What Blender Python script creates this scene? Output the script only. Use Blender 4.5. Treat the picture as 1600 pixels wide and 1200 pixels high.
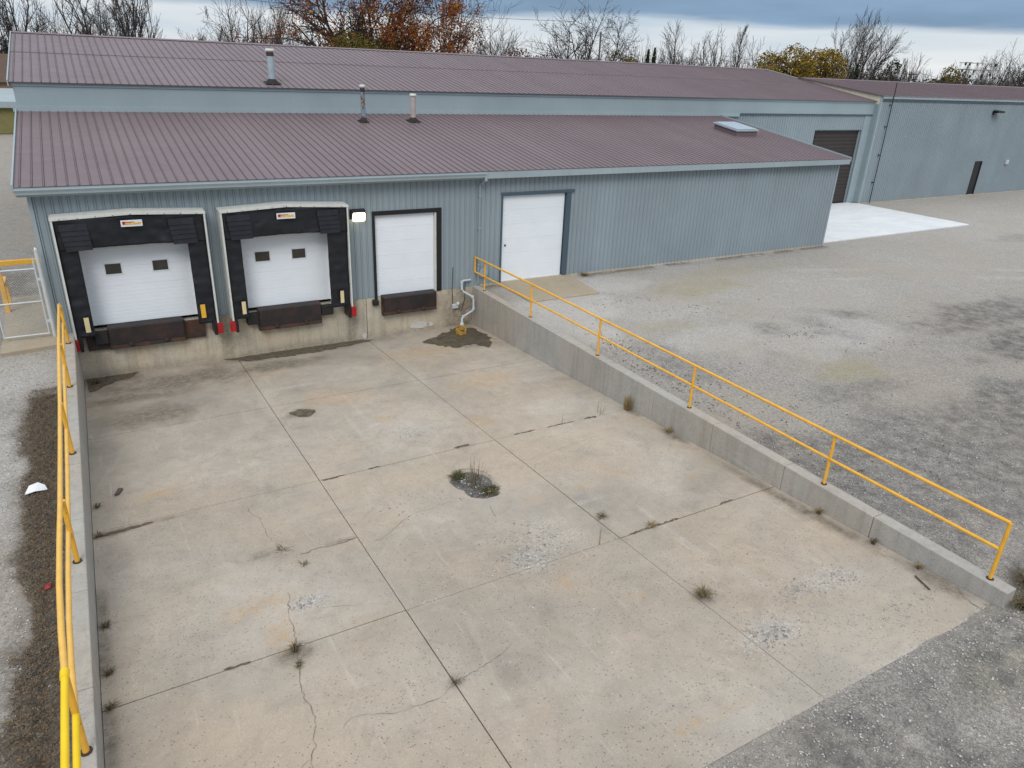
import bpy, math, random
import numpy as np

S = 0.87                       # survey units -> metres
sc = bpy.context.scene
for o in list(bpy.data.objects):
    bpy.data.objects.remove(o)
COL = sc.collection

# ------------------------------------------------------------------ camera
CX, CY, CZ, YAW, PITCH, ROLL, FOC = 1.5569, -26.2705, 8.483, 0.5348, 0.4130, 0.0421, 1128.06
def cam_axes(yaw, pitch, roll):
    cy, sy, cp, sp = math.cos(yaw), math.sin(yaw), math.cos(pitch), math.sin(pitch)
    f = np.array([sy*cp, cy*cp, -sp]); r = np.array([cy, -sy, 0.0]); u = np.cross(r, f)
    c, s = math.cos(roll), math.sin(roll)
    return r*c+u*s, -r*s+u*c, f
from mathutils import Matrix, Vector
R_, U_, F_ = cam_axes(YAW, PITCH, ROLL)
cd = bpy.data.cameras.new('camera'); cam = bpy.data.objects.new('camera', cd); COL.objects.link(cam)
cd.sensor_width = 36.0; cd.lens = FOC/1600*36.0; cd.clip_start = 0.1; cd.clip_end = 5000
m = Matrix.Identity(4)
for i in range(3):
    m[i][0], m[i][1], m[i][2] = R_[i], U_[i], -F_[i]
m[0][3], m[1][3], m[2][3] = CX*S, CY*S, CZ*S
cam.matrix_world = m
sc.camera = cam

# ------------------------------------------------------------------ sky and sun (overcast)
SUN_EL, SUN_AZ = math.radians(42), math.radians(215)     # azimuth clockwise from +Y
world = bpy.data.worlds.new('World'); sc.world = world; world.use_nodes = True
wn, wl = world.node_tree.nodes, world.node_tree.links
wn.clear()
def W(t, **k):
    n = wn.new(t)
    for a, b in k.items(): setattr(n, a, b)
    return n
def wm(op, a, b=None, c=None, clamp=False):
    n = W('ShaderNodeMath', operation=op, use_clamp=clamp)
    for i, v in enumerate((a, b, c)):
        if v is None: continue
        if isinstance(v, (int, float)): n.inputs[i].default_value = v
        else: wl.new(v, n.inputs[i])
    return n.outputs[0]
def wmix(f, a, b):
    n = W('ShaderNodeMix', data_type='RGBA')
    wl.new(f, n.inputs[0])
    for i, v in ((6, a), (7, b)):
        if isinstance(v, tuple): n.inputs[i].default_value = (*v, 1)
        else: wl.new(v, n.inputs[i])
    return n.outputs[2]
sky = W('ShaderNodeTexSky', sky_type='NISHITA'); sky.sun_disc = False
sky.sun_elevation = SUN_EL; sky.sun_rotation = SUN_AZ
tc = W('ShaderNodeTexCoord'); sep = W('ShaderNodeSeparateXYZ'); wl.new(tc.outputs['Generated'], sep.inputs[0])
zz = wm('MAXIMUM', sep.outputs[2], 0.0)
inv = wm('DIVIDE', 1.0, wm('ADD', zz, 0.10))
cmb = W('ShaderNodeCombineXYZ'); wl.new(wm('MULTIPLY', sep.outputs[0], inv), cmb.inputs[0]); wl.new(wm('MULTIPLY', sep.outputs[1], inv), cmb.inputs[1])
nz = W('ShaderNodeTexNoise'); nz.inputs['Scale'].default_value = 0.75; nz.inputs['Detail'].default_value = 7; nz.inputs['Roughness'].default_value = 0.55
wl.new(cmb.outputs[0], nz.inputs['Vector'])
nz2 = W('ShaderNodeTexNoise'); nz2.inputs['Scale'].default_value = 2.4; nz2.inputs['Detail'].default_value = 6
mp = W('ShaderNodeMapping'); mp.inputs['Scale'].default_value = (1, 1, 9); wl.new(tc.outputs['Generated'], mp.inputs[0]); wl.new(mp.outputs[0], nz2.inputs['Vector'])
up = wm('POWER', zz, 1.15)
base = wmix(up, (0.155, 0.275, 0.44), (1.36, 1.37, 1.38))          # overcast: brighter towards the zenith
cl = wm('MULTIPLY_ADD', nz.outputs['Fac'], 0.75, 0.63)
vm = W('ShaderNodeVectorMath', operation='SCALE'); wl.new(base, vm.inputs[0]); wl.new(cl, vm.inputs['Scale'])
edge = wm('ADD', zz, wm('MULTIPLY_ADD', nz2.outputs['Fac'], 0.06, -0.030))
band = W('ShaderNodeMapRange', interpolation_type='SMOOTHSTEP'); wl.new(edge, band.inputs[0])
band.inputs[1].default_value = 0.060; band.inputs[2].default_value = 0.047; band.inputs[3].default_value = 0; band.inputs[4].default_value = 1
streak = wmix(wm('MULTIPLY_ADD', nz2.outputs['Fac'], 2.6, -0.75, clamp=True), (0.50, 0.60, 0.70), (0.90, 0.90, 0.89))
cloud = wmix(band.outputs[0], vm.outputs[0], streak)
b1 = W('ShaderNodeBackground'); wl.new(sky.outputs[0], b1.inputs[0]); b1.inputs[1].default_value = 0.1
b2 = W('ShaderNodeBackground'); wl.new(cloud, b2.inputs[0]); b2.inputs[1].default_value = 1.0
mx = W('ShaderNodeMixShader'); mx.inputs[0].default_value = 0.94
wl.new(b1.outputs[0], mx.inputs[1]); wl.new(b2.outputs[0], mx.inputs[2])
wo = W('ShaderNodeOutputWorld'); wl.new(mx.outputs[0], wo.inputs[0])
sd = bpy.data.lights.new('sun', 'SUN'); sd.energy = 1.3; sd.angle = math.radians(26); sd.color = (1.0, 0.965, 0.92)
sun = bpy.data.objects.new('sun', sd); COL.objects.link(sun)
dv = Vector((math.sin(SUN_AZ)*math.cos(SUN_EL), math.cos(SUN_AZ)*math.cos(SUN_EL), math.sin(SUN_EL)))
sun.rotation_euler = dv.to_track_quat('Z', 'Y').to_euler()
sc.view_settings.view_transform = 'Standard'; sc.view_settings.look = 'None'
sc.view_settings.gamma = 1.0; sc.view_settings.use_curve_mapping = False
sc.view_settings.exposure = 0.08
sc.render.engine = 'CYCLES'
sc.cycles.use_denoising = True
sc.cycles.max_bounces = 6

# ------------------------------------------------------------------ helpers
rnd = random.Random(7)
ORG = {}
class MB:
    def __init__(s): s.v = []; s.f = []
    def add(s, vs, fs):
        b = len(s.v); s.v += [tuple(map(float, p)) for p in vs]; s.f += [tuple(b+i for i in q) for q in fs]; return s
    def quad(s, a, b, c, d): return s.add((a, b, c, d), ((0, 1, 2, 3),))
    def box(s, x0, x1, y0, y1, z0, z1):
        return s.add([(x0,y0,z0),(x1,y0,z0),(x1,y1,z0),(x0,y1,z0),(x0,y0,z1),(x1,y0,z1),(x1,y1,z1),(x0,y1,z1)],
                     [(0,3,2,1),(4,5,6,7),(0,1,5,4),(1,2,6,5),(2,3,7,6),(3,0,4,7)])
    def loft(s, a, b, cap=True):
        n = len(a); fs = [(i, (i+1) % n, n+(i+1) % n, n+i) for i in range(n)]
        if cap: fs += [tuple(range(n-1, -1, -1)), tuple(range(n, 2*n))]
        return s.add(list(a)+list(b), fs)
    def prism(s, poly, z0, z1): return s.loft([(x, y, z0) for x, y in poly], [(x, y, z1) for x, y in poly])
    def xprism(s, poly, x0, x1): return s.loft([(x0, y, z) for y, z in poly], [(x1, y, z) for y, z in poly])
    def tube(s, pts, r, n=8, cap=True):
        pts = [np.array(p, float) for p in pts]; rings = []
        rr = r if isinstance(r, (list, tuple)) else [r]*len(pts)
        for i, p in enumerate(pts):
            t = (pts[min(i+1, len(pts)-1)]-pts[max(i-1, 0)]); t /= np.linalg.norm(t)
            a = np.cross(t, (0, 0, 1)) if abs(t[2]) < 0.9 else np.cross(t, (0, 1, 0)); a /= np.linalg.norm(a); b = np.cross(t, a)
            rings.append([p+rr[i]*(math.cos(2*math.pi*k/n)*a+math.sin(2*math.pi*k/n)*b) for k in range(n)])
        for i in range(len(pts)-1): s.loft(rings[i], rings[i+1], cap=False)
        if cap: s.add(rings[0], (tuple(range(n)),)); s.add(rings[-1], (tuple(range(n)),))
        return s
    def build(s, name, mat, parent=None, org=None, smooth=False, bevel=0.0):
        return mesh_obj(name, s.v, s.f, mat, parent, org, smooth, bevel)
def mesh_obj(name, v, f, mat, parent=None, org=None, smooth=False, bevel=0.0):
    o0 = np.array(ORG[parent] if parent is not None else (org if org is not None else (0, 0, 0)), float)
    me = bpy.data.meshes.new(name)
    vv = (np.asarray(v, float)-o0)*S
    me.from_pydata(vv.tolist() if not isinstance(v, np.ndarray) else vv.tolist(), [], f if isinstance(f, list) else f.tolist())
    me.validate(); me.update()
    ob = bpy.data.objects.new(name, me); COL.objects.link(ob)
    me.materials.append(mat)
    if parent is not None: ob.parent = parent
    else: ob.location = o0*S
    ORG[ob] = o0
    fix_normals(me)
    if smooth: me.polygons.foreach_set('use_smooth', [True]*len(me.polygons))
    if bevel:
        bv = ob.modifiers.new('bevel', 'BEVEL'); bv.width = bevel; bv.segments = 2; bv.limit_method = 'ANGLE'
    return ob
import bmesh
def fix_normals(me):
    if len(me.polygons) > 4000: return
    bm = bmesh.new(); bm.from_mesh(me)
    bmesh.ops.recalc_face_normals(bm, faces=bm.faces); bm.to_mesh(me); bm.free()
def tag(o, label=None, cat=None, group=None, kind=None):
    if label: o['label'] = label
    if cat: o['category'] = cat
    if group: o['group'] = group
    if kind: o['kind'] = kind
    return o
def thing(name, label, cat, org=(0, 0, 0), group=None):
    o = bpy.data.objects.new(name, None); COL.objects.link(o); o.location = np.array(org, float)*S; ORG[o] = np.array(org, float)
    o.empty_display_size = 0.2
    return tag(o, label, cat, group)
def clone(o, parent, shift):
    c = o.copy(); COL.objects.link(c); c.parent = parent; c.location = Vector(o.location)+Vector(shift)*S; ORG[c] = ORG[o]; return c

# value noise in numpy (for wear masks and terrain)
def vnoise(x, y, seed, freq):
    r = np.random.RandomState(seed); T = r.rand(64, 64)
    x = x*freq; y = y*freq; xi = np.floor(x).astype(int); yi = np.floor(y).astype(int); fx = x-xi; fy = y-yi
    fx = fx*fx*(3-2*fx); fy = fy*fy*(3-2*fy)
    g = lambda a, b: T[a % 64, b % 64]
    return (g(xi, yi)*(1-fx)+g(xi+1, yi)*fx)*(1-fy)+(g(xi, yi+1)*(1-fx)+g(xi+1, yi+1)*fx)*fy
def fbm(x, y, seed, freq, oct=4):
    t = 0; a = 0.5; n = 0
    for k in range(oct): t = t+a*vnoise(x, y, seed+k, freq*2**k); n += a; a *= 0.55
    return t/n
def sstep(a, b, x):
    t = np.clip((x-a)/(b-a), 0, 1); return t*t*(3-2*t)

# ------------------------------------------------------------------ materials
class NT:
    def __init__(s, name):
        s.m = bpy.data.materials.new(name); s.m.use_nodes = True; s.t = s.m.node_tree; s.t.nodes.clear()
        s.out = s.t.nodes.new('ShaderNodeOutputMaterial'); s.b = s.t.nodes.new('ShaderNodeBsdfPrincipled')
        s.t.links.new(s.b.outputs[0], s.out.inputs[0])
        s.pos = s.t.nodes.new('ShaderNodeNewGeometry').outputs['Position']
    def L(s, a, b): s.t.links.new(a, b)
    def setin(s, inp, v):
        if isinstance(v, (int, float)): inp.default_value = v
        elif isinstance(v, tuple): inp.default_value = (*v, 1) if len(v) == 3 and inp.type == 'RGBA' else v
        else: s.L(v, inp)
    def noise(s, scale, detail=4, rough=0.55, vec=None, stretch=None, dist=0.0):
        n = s.t.nodes.new('ShaderNodeTexNoise'); n.inputs['Scale'].default_value = scale; n.inputs['Detail'].default_value = detail
        n.inputs['Roughness'].default_value = rough; n.inputs['Distortion'].default_value = dist
        v = vec or s.pos
        if stretch:
            mp = s.t.nodes.new('ShaderNodeMapping'); mp.inputs['Scale'].default_value = stretch; s.L(v, mp.inputs[0]); v = mp.outputs[0]
        s.L(v, n.inputs['Vector']); return n.outputs['Fac']
    def voro(s, scale, out='Color', feature='F1', rnd=1.0):
        n = s.t.nodes.new('ShaderNodeTexVoronoi'); n.feature = feature; n.inputs['Scale'].default_value = scale
        n.inputs['Randomness'].default_value = rnd; s.L(s.pos, n.inputs['Vector']); return n.outputs[out]
    def math(s, op, a, b=None, c=None, clamp=False):
        n = s.t.nodes.new('ShaderNodeMath'); n.operation = op; n.use_clamp = clamp
        for i, v in enumerate((a, b, c)):
            if v is not None: s.setin(n.inputs[i], v)
        return n.outputs[0]
    def ramp(s, f, lo, hi, a=0.0, b=1.0):
        n = s.t.nodes.new('ShaderNodeMapRange'); s.L(f, n.inputs[0])
        n.inputs[1].default_value = lo; n.inputs[2].default_value = hi; n.inputs[3].default_value = a; n.inputs[4].default_value = b
        return n.outputs[0]
    def mix(s, f, a, b, mode='MIX'):
        n = s.t.nodes.new('ShaderNodeMix'); n.data_type = 'RGBA'; n.blend_type = mode
        s.setin(n.inputs[0], f); s.setin(n.inputs[6], a); s.setin(n.inputs[7], b); return n.outputs[2]
    def attr(s, name):
        n = s.t.nodes.new('ShaderNodeAttribute'); n.attribute_name = name
        sp = s.t.nodes.new('ShaderNodeSeparateColor'); s.L(n.outputs['Color'], sp.inputs[0]); return sp.outputs
    def sepv(s, v):
        n = s.t.nodes.new('ShaderNodeSeparateColor'); s.L(v, n.inputs[0]); return n.outputs
    def rand(s): return s.t.nodes.new('ShaderNodeObjectInfo').outputs['Random']
    def bump(s, h, strength=0.5, dist=0.02):
        n = s.t.nodes.new('ShaderNodeBump'); n.inputs['Strength'].default_value = strength; n.inputs['Distance'].default_value = dist
        s.L(h, n.inputs['Height']); s.L(n.outputs[0], s.b.inputs['Normal'])
    def fin(s, col, rough=0.6, metal=0.0, spec=0.5):
        s.setin(s.b.inputs['Base Color'], col); s.setin(s.b.inputs['Roughness'], rough); s.setin(s.b.inputs['Metallic'], metal)
        s.b.inputs['Specular IOR Level'].default_value = spec; return s.m

def mul(c, k): return tuple(min(1, x*k) for x in c)
def plain(name, col, rough=0.6, metal=0.0, var=0.12, scale=4.0, wscale=9, bump=0.0, bscale=60, spec=0.4, stretch=None, wear=None, wear_amt=0.55, tint=0.0):
    n = NT(name)
    c = n.mix(n.ramp(n.noise(scale, 5, stretch=stretch), 0.3, 0.7), mul(col, 1-var), mul(col, 1+var))
    if tint:
        c = n.mix(1.0, c, n.mix(n.rand(), (1-tint,)*3, (1+tint*0.6,)*3), 'MULTIPLY')
    if wear:
        c = n.mix(n.ramp(n.noise(wscale, 6, 0.7), wear_amt, wear_amt+0.05), c, wear)
    if bump: n.bump(n.noise(bscale, 4), bump, 0.01)
    return n.fin(c, rough, metal, spec)

# painted ribbed steel
def steel(name, col, rough, dirt, spec=0.4, tint=0.03, streak=0.12):
    n = NT(name)
    c = n.mix(n.ramp(n.noise(0.45, 5), 0.3, 0.7), mul(col, 0.93), mul(col, 1.07))
    c = n.mix(n.math('MULTIPLY', n.ramp(n.noise(2.2, 6, 0.65, stretch=(3.0, 3.0, 0.25)), 0.45, 0.8), streak*2.2), c, dirt)
    c = n.mix(1.0, c, n.mix(n.rand(), (1-tint,)*3, (1+tint,)*3), 'MULTIPLY')
    r = n.ramp(n.noise(3, 4), 0.3, 0.7, rough-0.06, rough+0.08)
    return n.fin(c, r, 0.0, spec)
M = {}
M['siding'] = steel('siding_paint', (0.272, 0.324, 0.352), 0.5, (0.23, 0.27, 0.29), streak=0.06)
M['band'] = steel('smooth_siding_paint', (0.315, 0.385, 0.41), 0.5, (0.26, 0.315, 0.335), streak=0.09)
M['trim'] = steel('trim_paint', (0.33, 0.395, 0.42), 0.45, (0.22, 0.26, 0.27))
M['trim_dark'] = steel('dark_trim_paint', (0.07, 0.105, 0.135), 0.45, (0.05, 0.06, 0.07))
n = NT('roof_paint')
c = n.mix(n.ramp(n.noise(0.3, 5), 0.3, 0.7), (0.150, 0.108, 0.116), (0.170, 0.124, 0.133))
c = n.mix(n.math('MULTIPLY', n.ramp(n.noise(1.6, 6, 0.6, stretch=(4.0, 0.3, 0.3)), 0.45, 0.8), 0.22), c, (0.135, 0.082, 0.088))
c = n.mix(1.0, c, n.mix(n.rand(), (0.95,)*3, (1.05,)*3), 'MULTIPLY')
M['roof'] = n.fin(c, n.ramp(n.noise(2, 4), 0.3, 0.7, 0.40, 0.52), 0.0, 0.5)
M['door'] = plain('white_door_paint', (0.80, 0.84, 0.88), 0.4, var=0.025, scale=1.5, tint=0.02)
M['frame_white'] = plain('white_frame', (0.62, 0.62, 0.58), 0.55, var=0.1, scale=6, wear=(0.35, 0.32, 0.27), wear_amt=0.62)
M['black_fabric'] = plain('black_fabric', (0.012, 0.0135, 0.018), 0.48, var=0.35, scale=3, bump=0.9, bscale=7)
M['black_metal'] = plain('black_metal', (0.015, 0.015, 0.017), 0.4, var=0.2)
M['rubber'] = plain('black_rubber', (0.02, 0.019, 0.018), 0.75, var=0.3, bump=0.4)
M['glass_dark'] = plain('dark_pane', (0.035, 0.035, 0.03), 0.12, var=0.2, spec=0.6)
M['rust'] = None
n = NT('rusty_steel')
c = n.mix(n.ramp(n.noise(3, 6, 0.65), 0.40, 0.62), (0.028, 0.022, 0.021), (0.085, 0.036, 0.02))
c = n.mix(n.ramp(n.noise(8, 6, 0.7), 0.60, 0.75), c, (0.16, 0.06, 0.022))
n.bump(n.noise(35, 5), 0.4, 0.01)
M['rust'] = n.fin(c, 0.75)
n = NT('dark_dock_steel'); c = n.mix(n.ramp(n.noise(2.5, 6, 0.65), 0.42, 0.68), (0.020, 0.017, 0.017), (0.050, 0.028, 0.022)); n.bump(n.noise(35, 5), 0.3, 0.01); M['dock_steel'] = n.fin(c, 0.6)
M['red'] = plain('red_plastic', (0.36, 0.012, 0.016), 0.45, var=0.2)
M['yellow'] = plain('yellow_rail_paint', (0.80, 0.42, 0.045), 0.45, var=0.10, scale=5, wear=(0.22, 0.085, 0.03), wear_amt=0.63, wscale=18)
M['yellow_pale'] = plain('faded_yellow_rail_paint', (0.80, 0.48, 0.11), 0.5, var=0.07, scale=5, wear=(0.18, 0.09, 0.04), wear_amt=0.68, wscale=14)
M['yellow_new'] = plain('fresh_yellow_rail_paint', (0.86, 0.58, 0.01), 0.4, var=0.05)
M['mark_yellow'] = plain('yellow_marker', (0.75, 0.42, 0.04), 0.5, var=0.1)
M['sump'] = plain('grimy_yellow_plastic', (0.50, 0.30, 0.06), 0.6, var=0.25, scale=12, wear=(0.20, 0.10, 0.03), wear_amt=0.52)
M['mark_pale'] = plain('pale_marker', (0.70, 0.58, 0.33), 0.55, var=0.1)
M['galv'] = plain('galvanised_steel', (0.58, 0.61, 0.62), 0.4, 0.15, var=0.08)
M['pvc'] = plain('white_pvc', (0.55, 0.60, 0.64), 0.4, var=0.1)
M['white'] = plain('white_plastic', (0.72, 0.74, 0.76), 0.45, var=0.06)
M['grey_mast'] = plain('grey_steel', (0.30, 0.31, 0.32), 0.5, 0.3, var=0.15)
M['timber'] = plain('weathered_timber', (0.10, 0.085, 0.07), 0.85, var=0.2)
M['cream'] = plain('cream_cladding', (0.62, 0.58, 0.44), 0.6, var=0.08)
M['brown_door'] = plain('brown_roller_door', (0.046, 0.037, 0.034), 0.5, var=0.1, tint=0.03)
M['skylight'] = plain('skylight_dome', (0.36, 0.44, 0.50), 0.25, var=0.05)
M['vent_pale'] = plain('pale_vent_pipe', (0.36, 0.43, 0.47), 0.5, var=0.12)
M['vent_tan'] = plain('tan_vent_pipe', (0.42, 0.37, 0.34), 0.55, var=0.15)
M['vent_rusty'] = plain('peeling_vent_pipe', (0.20, 0.30, 0.38), 0.55, var=0.2, wear=(0.20, 0.085, 0.04), wear_amt=0.50)
M['house_wall'] = plain('tan_house_wall', (0.33, 0.22, 0.12), 0.8)
M['house_roof'] = plain('brown_house_roof', (0.11, 0.075, 0.055), 0.85)
M['olive_wall'] = plain('olive_shed_wall', (0.20, 0.18, 0.07), 0.8)
M['lens'] = bpy.data.materials.new('lit_lens'); M['lens'].use_nodes = True
pb = M['lens'].node_tree.nodes['Principled BSDF']; pb.inputs['Base Color'].default_value = (0.9, 0.85, 0.7, 1)
pb.inputs['Emission Color'].default_value = (1.0, 0.86, 0.6, 1); pb.inputs['Emission Strength'].default_value = 5.0

# concrete with attribute-driven wear: r rust, g dirt and contact shade painted on the slabs, b pale / worn
def concrete(name, lo, hi, attr=False, pits=0.5, streaks=0.0):
    n = NT(name)
    c = n.mix(n.ramp(n.noise(0.33, 6, 0.6, dist=0.6), 0.32, 0.68), lo, hi)
    warm = n.ramp(n.noise(0.24, 5, 0.6), 0.40, 0.62, 0, 0.75)
    c = n.mix(warm, c, (hi[0]*1.0, hi[1]*0.905, hi[2]*0.80))
    c = n.mix(n.ramp(n.noise(3.1, 7, 0.7), 0.35, 0.75, 0, 0.26), c, mul(lo, 0.66))
    c = n.mix(n.ramp(n.noise(1.3, 9, 0.78, dist=1.2), 0.50, 0.72, 0, 0.42), c, mul(lo, 0.74))
    c = n.mix(n.ramp(n.noise(0.9, 8, 0.75, stretch=(1.0, 0.35, 1.0), dist=0.8), 0.55, 0.75, 0, 0.35), c, mul(hi, 1.22))
    c = n.mix(n.ramp(n.noise(60, 3, 0.8), 0.30, 0.70, 0, 0.35), mul(lo, 0.78), c) if False else n.mix(1.0, c, n.mix(n.ramp(n.noise(45, 3, 0.8), 0.3, 0.7), (0.86,)*3, (1.13,)*3), 'MULTIPLY')
    if streaks:
        c = n.mix(n.math('MULTIPLY', n.ramp(n.noise(2.4, 6, 0.6, stretch=(2.6, 2.6, 0.22)), 0.46, 0.72), streaks), c, (0.085, 0.075, 0.06))
    # scattered dark pits and pale aggregate
    vc = n.sepv(n.voro(34, 'Color'))
    dens = n.ramp(n.noise(0.45, 6, 0.65), 0.38, 0.66, 0.0, 1.0)
    pit = n.math('GREATER_THAN', vc[0], n.math('MULTIPLY_ADD', dens, -0.16, 0.985))
    near = n.ramp(n.voro(34, 'Distance'), 0.18, 0.50, 1, 0)
    dens = 0.85
    pitf = n.math('MULTIPLY', n.math('MULTIPLY', pit, near), dens*pits)
    c = n.mix(pitf, c, (0.06, 0.055, 0.05))
    fl = n.math('MULTIPLY', n.math('GREATER_THAN', vc[1], 0.965), n.math('MULTIPLY', near, 0.5*pits))
    c = n.mix(fl, c, (0.62, 0.61, 0.58))
    c = n.mix(n.ramp(n.noise(3.0, 4, 0.6, stretch=(3.0, 0.16, 1.0)), 0.64, 0.74, 0, 0.32), c, mul(hi, 1.3))
    if attr:
        a = n.attr('wear')
        nz_ = n.noise(7, 8, 0.75); nf_ = n.noise(28, 6, 0.8)
        c = n.mix(n.math('MULTIPLY', a[2], n.ramp(nf_, 0.48, 0.62, 0.04, 0.6)), c, (0.60, 0.585, 0.55))
        c = n.mix(n.math('MULTIPLY', a[0], n.ramp(nz_, 0.42, 0.66, 0.0, 0.62)), c, (0.47, 0.28, 0.10))
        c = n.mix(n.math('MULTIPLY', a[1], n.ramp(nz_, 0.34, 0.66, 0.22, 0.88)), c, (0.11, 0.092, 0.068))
    h = n.math('ADD', n.noise(30, 5, 0.7), n.math('MULTIPLY', pitf, -1.5))
    n.bump(h, 0.35, 0.012)
    return n.fin(c, n.ramp(n.noise(1.2, 4), 0.3, 0.7, 0.78, 0.92), 0, 0.3)
M['slab'] = concrete('pit_slab_concrete', (0.292, 0.262, 0.222), (0.475, 0.428, 0.366), True, 0.68)
M['found'] = concrete('foundation_concrete', (0.46, 0.415, 0.325), (0.60, 0.545, 0.435), True, 0.5, 0.26)
M['wallc'] = concrete('retaining_wall_concrete', (0.36, 0.345, 0.315), (0.45, 0.435, 0.40), False, 0.4, 0.20)
M['apron'] = concrete('apron_concrete', (0.33, 0.285, 0.215), (0.41, 0.36, 0.28), False, 0.3)
n = NT('fresh_white_concrete')
c = n.mix(n.ramp(n.noise(0.25, 6, 0.6, dist=0.5), 0.3, 0.7), (0.64, 0.675, 0.70), (0.74, 0.765, 0.78))
M['pad'] = n.fin(n.mix(n.ramp(n.noise(1.3, 8, 0.75, stretch=(0.4, 1, 1)), 0.45, 0.75, 0, 0.5), c, (0.46, 0.46, 0.44)), 0.75, 0, 0.3)
n = NT('joint_dirt'); M['joint'] = n.fin(n.mix(n.noise(6, 5), (0.045, 0.038, 0.030), (0.14, 0.12, 0.09)), 0.95, 0, 0.1)
n = NT('crack_dirt'); M['crack'] = n.fin(n.mix(n.ramp(n.noise(5, 5, 0.7), 0.35, 0.65), (0.09, 0.075, 0.058), (0.30, 0.265, 0.215)), 0.95, 0, 0.1)
n = NT('wet_concrete')
M['wet'] = n.fin(n.mix(n.ramp(n.noise(3, 6, 0.7), 0.35, 0.65), (0.062, 0.052, 0.037), (0.115, 0.095, 0.068)), n.ramp(n.noise(4, 4), 0.35, 0.6, 0.2, 0.65), 0, 0.4)
n = NT('dirt_silt')
M['silt'] = n.fin(n.mix(n.ramp(n.noise(7, 6, 0.75), 0.35, 0.65), (0.07, 0.058, 0.042), (0.17, 0.145, 0.11)), 0.95, 0, 0.1)

n = NT('pothole_rubble'); M['rubble'] = n.fin(n.mix(n.ramp(n.noise(9, 7, 0.75), 0.35, 0.65), (0.05, 0.047, 0.042), (0.20, 0.19, 0.178)), n.ramp(n.noise(3, 3), 0.4, 0.6, 0.15, 0.9), 0, 0.4)
# gravel yard: attribute r light, g grass, b dark soil ; alpha-like second attr 'tan'
n = NT('gravel')
v1 = n.sepv(n.voro(58, 'Color')); v2 = n.sepv(n.voro(27, 'Color'))
st = n.math('MULTIPLY_ADD', v1[0], 0.62, n.math('MULTIPLY', v2[1], 0.38))
fine = n.noise(95, 4, 0.75)
st = n.math('MULTIPLY_ADD', fine, 0.5, n.math('MULTIPLY', st, 0.75))
c = n.mix(n.ramp(st, 0.25, 0.95), (0.152, 0.140, 0.127), (0.45, 0.42, 0.38))
a = n.attr('macro')
mid = n.noise(1.3, 9, 0.76, stretch=(1, 1.3, 1))
c = n.mix(n.math('MULTIPLY', a[0], n.ramp(mid, 0.3, 0.65, 0.25, 0.75)), c, n.mix(n.ramp(st, 0.2, 0.9), (0.36, 0.345, 0.32), (0.64, 0.625, 0.60)))
c = n.mix(n.math('MULTIPLY', n.ramp(mid, 0.48, 0.72, 0, 0.5), n.ramp(fine, 0.35, 0.65, 0.4, 1.0)), c, (0.13, 0.122, 0.113))
c = n.mix(n.math('MULTIPLY', n.ramp(n.noise(0.28, 5), 0.42, 0.68), 0.42), c, (0.35, 0.30, 0.24))
b2_ = n.attr('tint')
c = n.mix(n.math('MULTIPLY', b2_[0], n.ramp(mid, 0.3, 0.7, 0.2, 0.7)), c, (0.30, 0.27, 0.15))
c = n.mix(n.math('MULTIPLY', a[2], n.ramp(n.noise(2.6, 7, 0.7), 0.32, 0.62, 0.05, 0.9)), c, n.mix(st, (0.035, 0.033, 0.031), (0.15, 0.145, 0.14)))
soil = n.mix(n.noise(4, 6, 0.7), (0.075, 0.062, 0.046), (0.17, 0.145, 0.11))
c = n.mix(n.math('MULTIPLY', b2_[1], n.ramp(n.noise(4.0, 8, 0.78), 0.34, 0.54)), c, soil)
c = n.mix(a[1], c, n.mix(n.ramp(n.noise(0.8, 6), 0.3, 0.7), (0.075, 0.085, 0.03), (0.17, 0.155, 0.075)))
n.bump(n.math('ADD', st, n.math('MULTIPLY', mid, 1.0)), 0.45, 0.02)
M['gravel'] = n.fin(c, 0.92, 0, 0.15)
n = NT('loose_stone'); M['stone'] = n.fin(n.mix(n.sepv(n.voro(14, 'Color'))[0], (0.20, 0.19, 0.18), (0.60, 0.59, 0.57)), 0.9, 0, 0.2)

# foliage
def leafmat(name, a, b, c3, k=1.0):
    n = NT(name); f = n.noise(1.1*k, 6, 0.75); w = n.sepv(n.voro(3.5*k, 'Color'))[0]
    c = n.mix(n.ramp(f, 0.36, 0.64), a, b); c = n.mix(n.ramp(w, 0.62, 1.0), c, c3)
    return n.fin(c, 0.75, 0, 0.15)
M['bark'] = plain('grey_brown_bark', (0.075, 0.062, 0.055), 0.95, var=0.25)
M['bark_pale'] = plain('pale_bark', (0.082, 0.070, 0.062), 0.95, var=0.25)
M['bark_dark'] = plain('dark_bark', (0.042, 0.034, 0.032), 0.95, var=0.25)
M['leaf_rust'] = leafmat('rust_leaves', (0.135, 0.038, 0.018), (0.26, 0.075, 0.025), (0.40, 0.20, 0.03))
M['leaf_olive'] = leafmat('olive_leaves', (0.07, 0.062, 0.018), (0.15, 0.12, 0.03), (0.26, 0.18, 0.03))
M['leaf_yellow'] = leafmat('yellow_leaves', (0.08, 0.07, 0.028), (0.24, 0.16, 0.022), (0.46, 0.29, 0.02))
M['leaf_red'] = leafmat('red_brown_leaves', (0.055, 0.028, 0.02), (0.12, 0.05, 0.03), (0.17, 0.08, 0.03))
M['leaf_dark'] = leafmat('evergreen_leaves', (0.012, 0.022, 0.010), (0.028, 0.045, 0.018), (0.045, 0.06, 0.025))
M['wood_far'] = leafmat('bare_thicket', (0.04, 0.032, 0.028), (0.075, 0.06, 0.05), (0.10, 0.085, 0.05))
M['weed_tan'] = leafmat('dry_weed', (0.20, 0.14, 0.065), (0.32, 0.24, 0.12), (0.14, 0.10, 0.05))
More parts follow.
